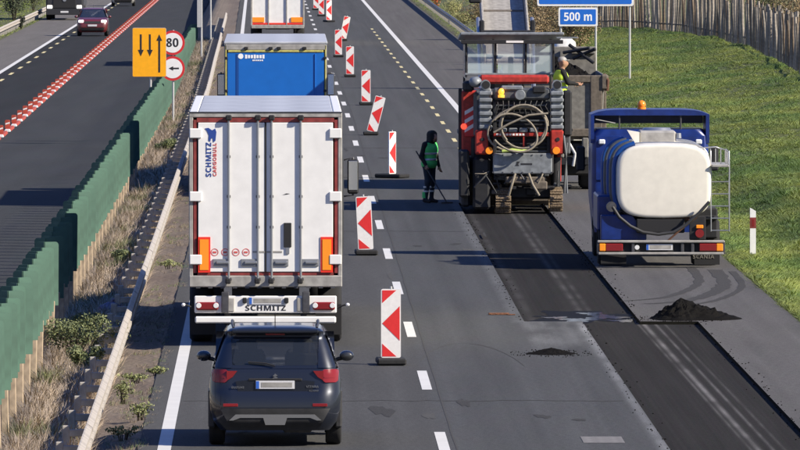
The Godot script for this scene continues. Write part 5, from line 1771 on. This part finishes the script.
# loose lumps round a heap, part of it
func lumps(o: Node, n: int, rx: float, rz: float, sd: int) -> void:
	var r := RandomNumberGenerator.new()
	r.seed = sd
	var b := nb()
	for i in n:
		var t := r.randf() * TAU
		var k := sqrt(r.randf()) * 1.15
		var s := r.randf_range(0.004, 0.014)
		b.box(V(cos(t) * rx * k, s * 0.4, sin(t) * rz * k), V(s, s, s) * 1.6, s * 0.4)
	var m := put(b, "crumbs", M.asphalt_heap, o)
	m.set_meta("kind", "stuff")

func piles() -> void:
	var o := thing("asphalt_heap", "dark heap of asphalt millings on the shoulder behind the tank truck", "heap", V(6.95, 0, -180.6))
	var b := nb()
	heap(b, V(0, 0, 0), 0.54, 0.9, 0.37, 26, 3, 1.05)
	put(b, "mound", M.asphalt_heap, o)
	lumps(o, 220, 0.85, 1.3, 5)
	o = thing("asphalt_spill", "low flat spill of dark millings on the lane left of the cut strip", "heap", V(4.36, 0, -167.3))
	b = nb()
	heap(b, V(0, 0, 0), 0.42, 0.6, 0.1, 18, 12)
	put(b, "mound", M.asphalt_heap, o)
	lumps(o, 160, 0.6, 1.2, 6)
	o = thing("wood_scrap", "small reddish-brown scrap of wood lying on the lane before the cut strip", "wood scrap", V(3.83, 0, -182.3), 0.1)
	bx("board", M.plank, o, V(0, 0.02, 0), V(0.36, 0.035, 0.12), 0.006)
	bx("splinter", M.plank, o, V(0.2, 0.012, 0.15), V(0.14, 0.02, 0.04), 0.004)
	o = thing("plastic_bag", "dark purplish bag of rubbish lying beside the guardrail in the lorry's shadow", "bag", V(-2.95, hm(-2.95, 182.0), -182.0))
	b = nb()
	var f := FastNoiseLite.new()
	f.seed = 5
	f.frequency = 3.0
	var rings := []
	for i in 11:
		var ph := PI * i / 10.0 - PI / 2
		var ring := PackedVector3Array()
		for j in 18:
			var t := TAU * j / 18
			var d := V(cos(t) * cos(ph), sin(ph), sin(t) * cos(ph))
			ring.append(V(0, 0.15, 0) + d * V(0.24, 0.17, 0.24) * (1.0 + 0.35 * f.get_noise_3dv(d)))
		rings.append(ring)
	b.loft(rings, true, false)
	put(b, "sack", M.bag, o)
	put(nb().tube([V(0, 0.3, 0), V(0.04, 0.36, 0.02), V(0.1, 0.38, 0.04)], 0.03, 6), "knot", M.bag, o)

# ---------------------------------------------------------------- signs and delineators
func board_proto(label: String, at: Vector3) -> Node3D:
	var o := thing("warning_board", label, "beacon board", at, 0.0, "red and white beacon boards along the closed lane")
	var p := put(nb().prism(rr(0.31, 1.08, 0.03, 0, 0.65), -0.015, 0.015), "panel", M.board_white, o)
	var w := 0.137
	var b := 0.13
	var t := 1.17
	var red := nb()
	red.prism(PackedVector2Array([Vector2(-w, t), Vector2(w * 0.62, t), Vector2(-w, t - 0.2)]), 0.015, 0.019)
	red.prism(PackedVector2Array([Vector2(w, 0.92), Vector2(-w, 0.65), Vector2(w, 0.38)]), 0.015, 0.019)
	red.prism(PackedVector2Array([Vector2(-w, b + 0.2), Vector2(w * 0.62, b), Vector2(-w, b)]), 0.015, 0.019)
	put(red, "red_chevron", M.board_red, p)
	put(nb().box(V(0, 0.06, 0), V(0.46, 0.1, 0.8), 0.03), "foot", M.rubber, o)
	put(nb().box(V(0, 0.6, -0.03), V(0.05, 1.14, 0.03), 0.006).cyl(V(0.0, 1.19, 0), V(0.0, 1.23, 0), 0.02, 0.02, 8), "stake", M.galv, o)
	return o

func boards() -> void:
	var list := [
		[1.74, 163.5, 0.0, 0.03, "upright red and white chevron board nearest the camera, right of the dark car"],
		[1.75, 211.7, 0.05, 0.02, "slightly tilted chevron board right of the white lorry, second from the camera"],
		[2.87, 266.7, 0.95, 0.0, "chevron board turned edgeways in the milling machine's shadow, left of the worker"],
		[2.72, 312.0, -0.25, 0.0, "chevron board leaning to the right, beyond the worker"],
		[2.92, 354.0, 0.0, 0.0, "upright chevron board right of the white lorry's roof, before the leaning one"],
		[2.72, 405.0, 0.0, 0.0, "chevron board right of the blue lorry's middle"],
		[2.53, 451.0, 0.0, 0.0, "chevron board at the blue lorry's roof, in front of a leaning one"],
		[2.98, 497.0, -0.2, 0.0, "leaning chevron board half hidden behind another at the blue lorry's roof"],
		[2.65, 564.0, 0.0, 0.3, "small chevron board in shadow at the top, right of the far lorry"],
		[2.34, 589.0, 0.0, 0.0, "tiny chevron board at the top edge, second from the far lorry"],
		[2.13, 617.0, 0.0, 0.0, "tiny chevron board at the top edge, next to the far lorry"]]
	var proto: Node3D = null
	for q in list:
		var at := V(q[0], 0, -q[1])
		var o: Node3D
		if proto == null:
			proto = board_proto(q[4], at)
			o = proto
		else:
			o = copy_of(proto, "warning_board", q[4], at)
		if abs(q[2]) > 0.5:
			o.rotation.y = q[2]
		else:
			# lean sideways about the base; the foot stays flat
			for c in o.get_children():
				if c.name != "foot":
					c.rotation.z = q[2]
			o.rotation.y = q[3]

func separators() -> void:
	var proto: Node3D = null
	var n := 64
	for k in n:
		var d := 318.0 + 8.4 * k
		var at := V(-8.95 + cx(d), hl(d), -d)
		var lab := "low red and white lane separator in the long row down the opposite carriageway"
		if proto == null:
			proto = thing("lane_separator", lab, "lane separator", at, 0, "red and white lane separators")
			put(nb().prism(PackedVector2Array([Vector2(-0.1, 0.0), Vector2(-0.07, 0.07), Vector2(0.07, 0.07), Vector2(0.1, 0.0)]), 0.5, 1.5), "base", M.board_white, proto)
			put(nb().prism(PackedVector2Array([Vector2(-0.11, 0.0), Vector2(-0.08, 0.08), Vector2(0.08, 0.08), Vector2(0.11, 0.0)]), -4.0, 0.5), "end_block", M.sep_red, proto)
			var p := put(nb().prism(rr(0.17, 0.28, 0.04, -0.02, 0.22), -0.04, 0.04), "marker", M.sep_red, proto)
			put(nb().prism(PackedVector2Array([Vector2(-0.09, 0.2), Vector2(0.05, 0.24), Vector2(0.05, 0.29), Vector2(-0.09, 0.25)]), 0.04, 0.044), "reflector", M.board_white, p)
		else:
			copy_of(proto, "lane_separator", lab, at)

func signs() -> void:
	# yellow lane sign
	var d := 323.0
	var o := thing("lane_sign", "yellow temporary sign with two down arrows and one up arrow", "road sign", V(-4.05, 0, -d))
	var pn := put(nb().prism(rr(1.03, 1.5, 0.04, 0, 2.3), -0.02, 0.02), "panel", M.sign_yellow, o)
	put(nb().prism(rr(1.05, 1.52, 0.05, 0, 2.3), -0.022, -0.03), "panel_back", M.galv, pn)
	var ar := [[-0.26, 2.86, 2.18, -1], [0.02, 2.86, 2.18, -1], [0.31, 1.68, 2.86, 1]]
	for a in ar:
		var b := nb()
		var x: float = a[0]
		var tip: float = a[2]
		var hb: float = tip - a[3] * 0.2
		b.prism(PackedVector2Array([Vector2(x - 0.028, a[1]), Vector2(x + 0.028, a[1]), Vector2(x + 0.028, hb), Vector2(x + 0.09, hb), Vector2(x, tip), Vector2(x - 0.09, hb), Vector2(x - 0.028, hb)]), 0.021, 0.025)
		put(b, "arrow", M.black_print, pn)
	put(nb().cyl(V(0.04, -0.6, -0.07), V(0.04, 3.0, -0.07), 0.035, 0.035, 10), "post", M.galv, o)
	# round signs on one post
	d = 326.0
	o = thing("speed_limit_sign", "round 80 speed limit and arrow signs on one post, half behind the yellow sign", "road sign", V(-3.36, 0, -d))
	for k in 2:
		var y: float = [2.55, 1.75][k]
		var rim := put(nb().cyl(V(0, y, -0.015), V(0, y, 0.015), 0.385, 0.385, 32), "red_rim", M.sign_red, o)
		put(nb().cyl(V(0, y, 0.015), V(0, y, 0.02), 0.31, 0.31, 32), "white_disc", M.sign_white, rim)
		if k == 0:
			text("80", rim, V(0, y, 0.022), 0.27, M.black_print, 0.38)
		else:
			put(nb().prism(PackedVector2Array([Vector2(-0.12, 1.75), Vector2(0.02, 1.82), Vector2(0.02, 1.775), Vector2(0.2, 1.775), Vector2(0.2, 1.725), Vector2(0.02, 1.725), Vector2(0.02, 1.68)]), 0.02, 0.024), "arrow", M.black_print, rim)
	put(nb().cyl(V(0.02, -0.5, -0.06), V(0.02, 2.95, -0.06), 0.035, 0.035, 10), "post", M.galv, o)
	# distance sign on the bank
	d = 380.0
	var s := 27.43
	o = thing("distance_sign", "large blue motorway sign with a 500 m plate, cut off at the top", "road sign", V(11.0, 0, -d))
	var gx := func(px): return (px - 280.0) / s - 11.0
	var hy := func(py): return CAM_H - (py + 118.0) / s
	var big := put(nb().prism(rr(3.52, 2.3, 0.08, gx.call(585.5), hy.call(6.0) + 1.15), -0.03, 0.0), "main_panel", M.sign_white, o)
	put(nb().prism(rr(3.38, 2.16, 0.06, gx.call(585.5), hy.call(6.0) + 1.15), 0.0, 0.006), "blue_field", M.sign_blue, big)
	var sm := put(nb().prism(rr(1.43, 0.68, 0.05, gx.call(578.2), hy.call(16.8)), -0.03, 0.0), "distance_plate", M.sign_white, o)
	put(nb().prism(rr(1.3, 0.55, 0.03, gx.call(578.2), hy.call(16.8)), 0.0, 0.006), "blue_field", M.sign_blue, sm)
	text("500 m", sm, V(gx.call(578.2), hy.call(16.8), 0.008), 0.3, M.white_print, 1.02)
	for px in [561.0, 596.0, 630.0]:
		var x: float = gx.call(px)
		var g := hr(11.0 + x, d)
		put(nb().cyl(V(x, g - 0.4, -0.09), V(x, hy.call(6.0) + 2.2, -0.09), 0.04, 0.04, 10), "post", M.galv, o)
	# slim signs in the median, far away
	o = thing("median_sign", "narrow grey-blue sign board edge on, above the far end of the green panels", "road sign", V(-3.15 + cx(443.0), 0, -443.0))
	bx("panel", M.galv, o, V(-0.08, 2.6, 0), V(0.22, 2.4, 0.04), 0.01)
	put(nb().cyl(V(0, -0.4, -0.05), V(0, 3.8, -0.05), 0.045, 0.04, 10), "post", M.galv, o)
	o = thing("median_pole", "thin pale pole in the median just left of the blue lorry's roof", "pole", V(-2.95 + cx(484.0), 0, -484.0))
	put(nb().cyl(V(0, -0.3, 0), V(0, 4.2, 0), 0.045, 0.035, 10), "shaft", M.galv, o)
	put(nb().cyl(V(0, 0.0, 0), V(0, 0.25, 0), 0.07, 0.07, 10), "sleeve", M.galv, o)
	o = thing("roadside_pole", "thin pale pole by the rail in the top left corner", "pole", V(-15.8 + cx(590.0), hl(590.0), -590.0))
	put(nb().cyl(V(0, -0.3, 0), V(0, 3.2, 0), 0.04, 0.035, 10), "shaft", M.galv, o)
	put(nb().cyl(V(0, 0.0, 0), V(0, 0.25, 0), 0.07, 0.07, 10), "sleeve", M.galv, o)
	# white delineator post with red band
	d = 212.5
	o = thing("delineator_post", "white roadside post with a dark red band on the grass edge", "delineator", V(9.65, hr(9.65, d), -d))
	put(nb().prism(PackedVector2Array([Vector2(-0.06, -0.3), Vector2(0.06, -0.3), Vector2(0.06, 0.9), Vector2(-0.06, 0.97)]), -0.04, 0.04), "shaft", M.sign_white, o)
	bx("red_band", M.frame_red, o, V(0, 0.66, 0), V(0.126, 0.22, 0.086))
	bx("reflector", M.lamp_red, o, V(0.0, 0.66, 0.044), V(0.05, 0.14, 0.006))

# ---------------------------------------------------------------- people
# smooth union of tapered bones [a, b, ra, rb, colour], meshed as surface nets
func flesh(out: Bld, bones: Array, cell: float, k: float, ylo := -9.0, yhi := 9.0) -> void:
	var lo := V(9, 9, 9)
	var hi := -lo
	for q in bones:
		for e in 2:
			var r: float = q[2 + e] + cell * 2.5
			lo = lo.min(q[e] - V(r, r, r))
			hi = hi.max(q[e] + V(r, r, r))
	var nx := int((hi.x - lo.x) / cell) + 2
	var ny := int((hi.y - lo.y) / cell) + 2
	var nz := int((hi.z - lo.z) / cell) + 2
	var f := PackedFloat32Array()
	f.resize(nx * ny * nz)
	f.fill(1.0)
	var own := PackedInt32Array()
	own.resize(nx * ny * nz)
	var best := PackedFloat32Array()
	best.resize(nx * ny * nz)
	best.fill(1.0)
	for bi in bones.size():
		var q: Array = bones[bi]
		var a: Vector3 = q[0]
		var ab: Vector3 = q[1] - a
		var l2: float = max(ab.length_squared(), 1e-8)
		var rm: float = max(q[2], q[3]) + k + cell * 2
		var m0: Vector3 = (a.min(q[1]) - V(rm, rm, rm) - lo) / cell
		var m1: Vector3 = (a.max(q[1]) + V(rm, rm, rm) - lo) / cell
		for iz in range(max(0, int(m0.z)), min(nz, int(m1.z) + 2)):
			for iy in range(max(0, int(m0.y)), min(ny, int(m1.y) + 2)):
				for ix in range(max(0, int(m0.x)), min(nx, int(m1.x) + 2)):
					var p := lo + V(ix, iy, iz) * cell
					var t: float = clamp((p - a).dot(ab) / l2, 0.0, 1.0)
					var d: float = (p - a - ab * t).length() - lerp(float(q[2]), float(q[3]), t)
					var id := (iz * ny + iy) * nx + ix
					if d < best[id]:
						best[id] = d
						own[id] = bi
					var h: float = max(k - abs(f[id] - d), 0.0) / k
					f[id] = min(f[id], d) - h * h * k * 0.25
	if ylo > -5.0 or yhi < 5.0:
		for iz in nz:
			for iy in ny:
				var y := lo.y + iy * cell
				var cut: float = max(ylo - y, y - yhi)
				for ix in nx:
					var id := (iz * ny + iy) * nx + ix
					f[id] = max(f[id], cut)
	var vid := {}
	var vp := PackedVector3Array()
	var vc := PackedColorArray()
	var off := [0, 1, nx, nx + 1, nx * ny, nx * ny + 1, nx * ny + nx, nx * ny + nx + 1]
	var edges := [[0, 1], [2, 3], [4, 5], [6, 7], [0, 2], [1, 3], [4, 6], [5, 7], [0, 4], [1, 5], [2, 6], [3, 7]]
	for iz in nz - 1:
		for iy in ny - 1:
			for ix in nx - 1:
				var id := (iz * ny + iy) * nx + ix
				var s := 0
				for c in 8:
					if f[id + off[c]] < 0.0:
						s += 1
				if s == 0 or s == 8:
					continue
				var sum := Vector3.ZERO
				var cnt := 0
				for e in edges:
					var fa := f[id + off[e[0]]]
					var fb := f[id + off[e[1]]]
					if (fa < 0.0) != (fb < 0.0):
						var t := fa / (fa - fb)
						var pa := V(e[0] & 1, (e[0] >> 1) & 1, e[0] >> 2)
						var pb := V(e[1] & 1, (e[1] >> 1) & 1, e[1] >> 2)
						sum += pa.lerp(pb, t)
						cnt += 1
				vid[id] = vp.size()
				vp.append(lo + (V(ix, iy, iz) + sum / cnt) * cell)
				vc.append(bones[own[id]][4])
	var quads := []
	var acc := PackedVector3Array()
	acc.resize(vp.size())
	var st := [1, nx, nx * ny]
	for iz in range(1, nz - 1):
		for iy in range(1, ny - 1):
			for ix in range(1, nx - 1):
				var id := (iz * ny + iy) * nx + ix
				for ax in 3:
					var s0 := f[id] < 0.0
					if s0 == (f[id + st[ax]] < 0.0):
						continue
					var u: int = st[(ax + 1) % 3]
					var w: int = st[(ax + 2) % 3]
					var qd := [id - u - w, id - w, id, id - u]
					if not (vid.has(qd[0]) and vid.has(qd[1]) and vid.has(qd[2]) and vid.has(qd[3])):
						continue
					var v4 := [vid[qd[0]], vid[qd[1]], vid[qd[2]], vid[qd[3]]]
					var g: Vector3 = (vp[v4[2]] - vp[v4[0]]).cross(vp[v4[3]] - vp[v4[1]])
					if not s0:
						g = -g
					for z in v4:
						acc[z] += g
					quads.append(v4)
	for i in acc.size():
		acc[i] = (out.x.basis * acc[i]).normalized()
		vp[i] = out.x * vp[i]
	for q in quads:
		out.raw(vp[q[0]], vp[q[1]], vp[q[2]], acc[q[0]], acc[q[1]], acc[q[2]], vc[q[0]], vc[q[1]], vc[q[2]])
		out.raw(vp[q[0]], vp[q[2]], vp[q[3]], acc[q[0]], acc[q[2]], acc[q[3]], vc[q[0]], vc[q[2]], vc[q[3]])

# fingers closed round a bar (axis) or hanging loosely
func hand(out: Bld, wrist: Vector3, palm: Vector3, axis: Vector3, skin: Color, grip: bool) -> void:
	var fwd := (palm - wrist).normalized()
	var ax := axis.normalized()
	var nrm := fwd.cross(ax).normalized()
	var bones := [[wrist, palm, 0.026, 0.026, skin]]
	for i in 4:
		var o := ax * (0.021 * (i - 1.5))
		bones.append([wrist + fwd * 0.02 + o * 0.5, palm + o, 0.017, 0.012, skin])
		var L: float = [0.062, 0.074, 0.07, 0.055][i]
		var p := palm + o
		var dir := fwd
		for j in 3:
			dir = dir.rotated(ax, 1.0 if grip else 0.28).normalized()
			var e: Vector3 = p + dir * L * [0.45, 0.32, 0.25][j]
			bones.append([p, e, 0.0095 - 0.0008 * j, 0.0088 - 0.0008 * j, skin])
			p = e
	var tb := wrist + fwd * 0.035 - ax * 0.028
	var td := (fwd * 0.7 - ax * 0.7).normalized()
	var t1 := tb + td * 0.035
	var t2 := t1 + (td + nrm * (-0.9 if grip else -0.25) + fwd * 0.3).normalized() * 0.03
	bones.append([wrist + fwd * 0.02, tb, 0.015, 0.013, skin])
	bones.append([tb, t1, 0.013, 0.0105, skin])
	bones.append([t1, t2, 0.0105, 0.009, skin])
	flesh(out, bones, 0.0045, 0.008)

func road_worker(called: String, label: String, at: Vector3, vest_m: Material, hooded: bool, turn: float, staff: bool, reach: bool) -> Node3D:
	var o := thing(called, label, "person", at, turn)
	var skin := Color(0.36, 0.2, 0.13)
	var coat := Color(0.012, 0.012, 0.014)
	var trou := Color(0.022, 0.03, 0.042)
	var boot := Color(0.02, 0.018, 0.016)
	var b := nb()
	var pel := V(0, 0.95, 0)
	var chest := V(0.02, 1.26, 0.0)
	var neck := V(0.045, 1.43, 0.0)
	var head := V(0.1, 1.56, 0.0) if hooded else V(0.06, 1.6, 0)
	# forward is +x, the right hand side is +z
	var sh := [V(0.03, 1.37, 0.185), V(0.03, 1.37, -0.185)]
	var el := [V(-0.02, 1.1, 0.25), V(-0.01, 1.1, -0.25)]
	var wr := [V(0.12, 0.9, 0.24), V(0.09, 0.86, -0.25)]
	if reach:
		el = [V(0.12, 1.14, 0.25), V(0.16, 1.15, -0.22)]
		wr = [V(0.36, 1.1, 0.2), V(0.38, 1.12, -0.12)]
	var hc := coat if hooded else skin
	var bones := [
		[V(0, 0.93, 0.07), V(0, 0.93, -0.07), 0.125, 0.125, trou], [pel, chest, 0.135, 0.15, coat],
		[V(0.01, 1.26, 0.08), V(0.01, 1.26, -0.08), 0.13, 0.13, coat], [V(0.02, 1.38, 0.14), V(0.02, 1.38, -0.14), 0.075, 0.075, coat],
		[neck, head, 0.062, 0.06, hc], [head + V(-0.01, 0.045, 0), head + V(0.01, -0.015, 0), 0.092, 0.088, hc],
		[head + V(0.045, -0.045, 0), head + V(0.06, -0.06, 0), 0.055, 0.045, skin], [head + V(0.075, 0.03, 0.0), head + V(0.075, -0.02, 0), 0.03, 0.04, skin],
		[head + V(0.1, 0.012, 0), head + V(0.118, -0.022, 0), 0.012, 0.015, skin]]
	if hooded:
		bones.append([head + V(-0.05, 0.06, 0), head + V(-0.06, -0.12, 0), 0.095, 0.09, coat])
		bones.append([head + V(0.03, 0.105, 0.03), head + V(0.03, 0.105, -0.03), 0.045, 0.045, coat])
		for s in [-1.0, 1.0]:
			bones.append([head + V(0.03, 0.08, s * 0.08), head + V(0.03, -0.08, s * 0.075), 0.035, 0.04, coat])
	else:
		for s in [-1.0, 1.0]:
			bones.append([head + V(-0.01, 0.02, s * 0.092), head + V(-0.015, -0.02, s * 0.09), 0.016, 0.012, skin])
	for i in 2:
		var s := 1.0 if i == 0 else -1.0
		bones.append([sh[i], el[i], 0.068, 0.052, coat])
		bones.append([el[i], wr[i], 0.052, 0.036, coat])
		var hip := V(0, 0.9, s * 0.095)
		var knee := V(0.03 + 0.03 * s, 0.5, s * 0.115)
		var ank := V(0.02 * s - 0.02, 0.09, s * 0.125)
		bones.append([hip, knee, 0.098, 0.066, trou])
		bones.append([knee, ank, 0.066, 0.048, trou])
		bones.append([ank + V(-0.03, -0.03, 0), ank + V(0.15, -0.05, 0.02 * s), 0.048, 0.04, boot])
	flesh(b, bones, 0.015, 0.05)
	for i in 2:
		var dr: Vector3 = (wr[i] - el[i]).normalized()
		if staff and i == 0:
			dr = V(0.4, -0.9, 0.1).normalized()
		var palm: Vector3 = wr[i] + dr * 0.085
		var gripping := staff and i == 0 or reach
		hand(b, wr[i] - dr * 0.01, palm, V(0.86, 0.5, 0.0) if gripping else V(1, 0.0, 0.1), skin, gripping)
	var body := put(b, "body", M.cloth, o)
	for s in [-1.0, 1.0]:
		put(nb().ball(head + V(0.098, 0.028, s * 0.032), V(0.01, 0.009, 0.013), 8), "eye", M.black, body)
	bx("mouth", M.frame_red, body, head + V(0.1, -0.06, 0), V(0.008, 0.008, 0.04))
	# waistcoat and its bands: the same trunk, a little larger
	var trunk := [
		[V(0, 0.93, 0.07), V(0, 0.93, -0.07), 0.145, 0.145, Color.WHITE], [pel, chest, 0.155, 0.17, Color.WHITE],
		[V(0.01, 1.26, 0.085), V(0.01, 1.26, -0.085), 0.15, 0.15, Color.WHITE], [V(0.02, 1.37, 0.13), V(0.02, 1.37, -0.13), 0.093, 0.093, Color.WHITE]]
	var vb := nb()
	flesh(vb, trunk, 0.018, 0.05, 0.82, 1.43)
	var vest := put(vb, "waistcoat", vest_m, o)
	var fat := []
	for q in trunk:
		fat.append([q[0], q[1], q[2] + 0.009, q[3] + 0.009, q[4]])
	for y in [1.0, 1.14]:
		var bb := nb()
		flesh(bb, fat, 0.015, 0.05, y, y + 0.055)
		put(bb, "reflective_band", M.refl_band, vest)
	for s in [-1.0, 1.0]:
		for y in [0.26, 0.36]:
			var c := V(0.0 + 0.02 * s, y, s * 0.122)
			put(nb().cyl(c, c + V(0, 0.04, 0), 0.068, 0.07, 16), "leg_band", M.refl_band, o)
	if hooded:
		var c := V(-0.02, 0.12, 0.124)
		put(nb().cyl(c, c + V(0.005, 0.14, 0), 0.068, 0.068, 16), "gaiter", vest_m, o)
	else:
		# cap
		var cp := nb()
		cp.ball(head + V(-0.01, 0.06, 0), V(0.11, 0.085, 0.1), 14)
		cp.box(head + V(0.1, 0.06, 0), V(0.12, 0.014, 0.13), 0.005)
		put(cp, "cap", M.frame_grey, o)
	return o

func people() -> void:
	var at := V(3.52, 0.0, -246.0)
	road_worker("person", "worker in black hooded coat and green waistcoat standing with a rake", at, M.vest_green, true, -0.75, true, false)
	# rake leaning through his right hand (same turn as the worker)
	var o := thing("rake", "long-handled rake held by the worker in the green waistcoat", "rake", at, -0.75)
	var hp := V(0.12, 0.9, 0.24) + V(0.4, -0.9, 0.1).normalized() * 0.115
	var dr := V(0.62, -0.78, -0.02).normalized()
	var tip := hp + dr * ((hp.y - 0.03) / -dr.y)
	put(nb().cyl(hp - dr * 0.55, tip, 0.016, 0.016, 8), "handle", M.hose_black, o)
	var rk := nb()
	rk.box(tip, V(0.04, 0.03, 0.4), 0.008)
	for k in 9:
		rk.box(tip + V(0, -0.02, -0.18 + k * 0.045), V(0.01, 0.03, 0.01))
	put(rk, "rake_head", M.dark_steel, o)
	road_worker("person", "worker in yellow waistcoat and grey cap on the milling machine's platform", V(6.48, 1.8, -241.0), M.vest_yellow, false, 0.25, false, true)

func _ready() -> void:
	# camera on the overpass, long lens
	var cam := Camera3D.new()
	cam.name = "camera"
	add_child(cam)
	cam.position = V(0, CAM_H, 0)
	cam.rotation = V(-atan(343.0 / 10422.0), -atan(120.0 / 10422.0), 0)
	cam.fov = rad_to_deg(2.0 * atan(225.0 / 10422.0))
	cam.near = 1.0
	cam.far = 9000.0
	cam.current = true
	var sky := ProceduralSkyMaterial.new()
	sky.sky_top_color = Color(0.2, 0.37, 0.68)
	sky.sky_horizon_color = Color(0.8, 0.83, 0.86)
	sky.sky_curve = 0.16
	sky.ground_horizon_color = Color(0.4, 0.4, 0.36)
	sky.ground_bottom_color = Color(0.2, 0.2, 0.16)
	var env := Environment.new()
	env.background_mode = Environment.BG_SKY
	env.sky = Sky.new()
	env.sky.sky_material = sky
	env.background_energy_multiplier = 0.72
	env.tonemap_mode = Environment.TONE_MAPPER_LINEAR
	env.tonemap_exposure = 1.66
	env.sdfgi_enabled = true
	env.ssao_enabled = true
	env.ssil_enabled = true
	var we := WorldEnvironment.new()
	we.name = "world_environment"
	we.environment = env
	add_child(we)
	var sun := DirectionalLight3D.new()
	sun.name = "sun"
	add_child(sun)
	sun.light_energy = 1.5
	sun.light_color = Color(1.0, 0.96, 0.89)
	sun.light_angular_distance = 0.5
	sun.shadow_enabled = true
	var e := deg_to_rad(33.0)
	var a := deg_to_rad(25.0)   # the sun stands to the right, a little behind the camera
	sun.look_at_from_position(Vector3.ZERO, -V(cos(e) * cos(a), sin(e), cos(e) * sin(a)), Vector3.UP)

	fnl.seed = 21
	fnl.frequency = 0.05
	fnl.fractal_octaves = 3
	make_materials()
	build_ground()
	green_screen()
	var md := func(_x, _d): return -0.02
	guardrail("median_guardrail", "pale dusty steel guardrail along the soil strip left of the lorries", -2.5, 110.0, 560.0, 1.0, md, 0.34)
	var rd := func(_x, _d): return 0.0
	guardrail("shoulder_guardrail", "grey guardrail on the far right beyond the milling machine", 9.3, 440.0, 840.0, -1.0, rd, 0.2)
	var ld := func(_x, d): return hl(d)
	guardrail("verge_guardrail", "pale guardrail along the opposite shoulder in the top left corner", -15.45, 520.0, 860.0, 1.0, ld, 0.2)
	palisade()
	car("suv_car", "dark navy compact off-roader seen from behind, closest to the camera", V(-0.067, 0, -139.6), 0.0, "car_navy", "car_navy", false, true)
	white_lorry()
	blue_lorry()
	far_lorry()
	oncoming_lorry()
	car("red_car", "dark red car with headlights on, coming down the opposite lane", V(-10.85, hl(603.0), -607.2), PI, "car_red", "car_red", true, false)
	car("silver_car", "pale silver car cut off by the top edge on the opposite lane", V(-11.95, hl(794.0), -798.2), PI, "car_silver", "car_silver", false, false)
	tank_truck()
	milling_machine()
	dump_truck()
	boards()
	separators()
	signs()
	people()
	piles()
	build_plants()
	build_grass()
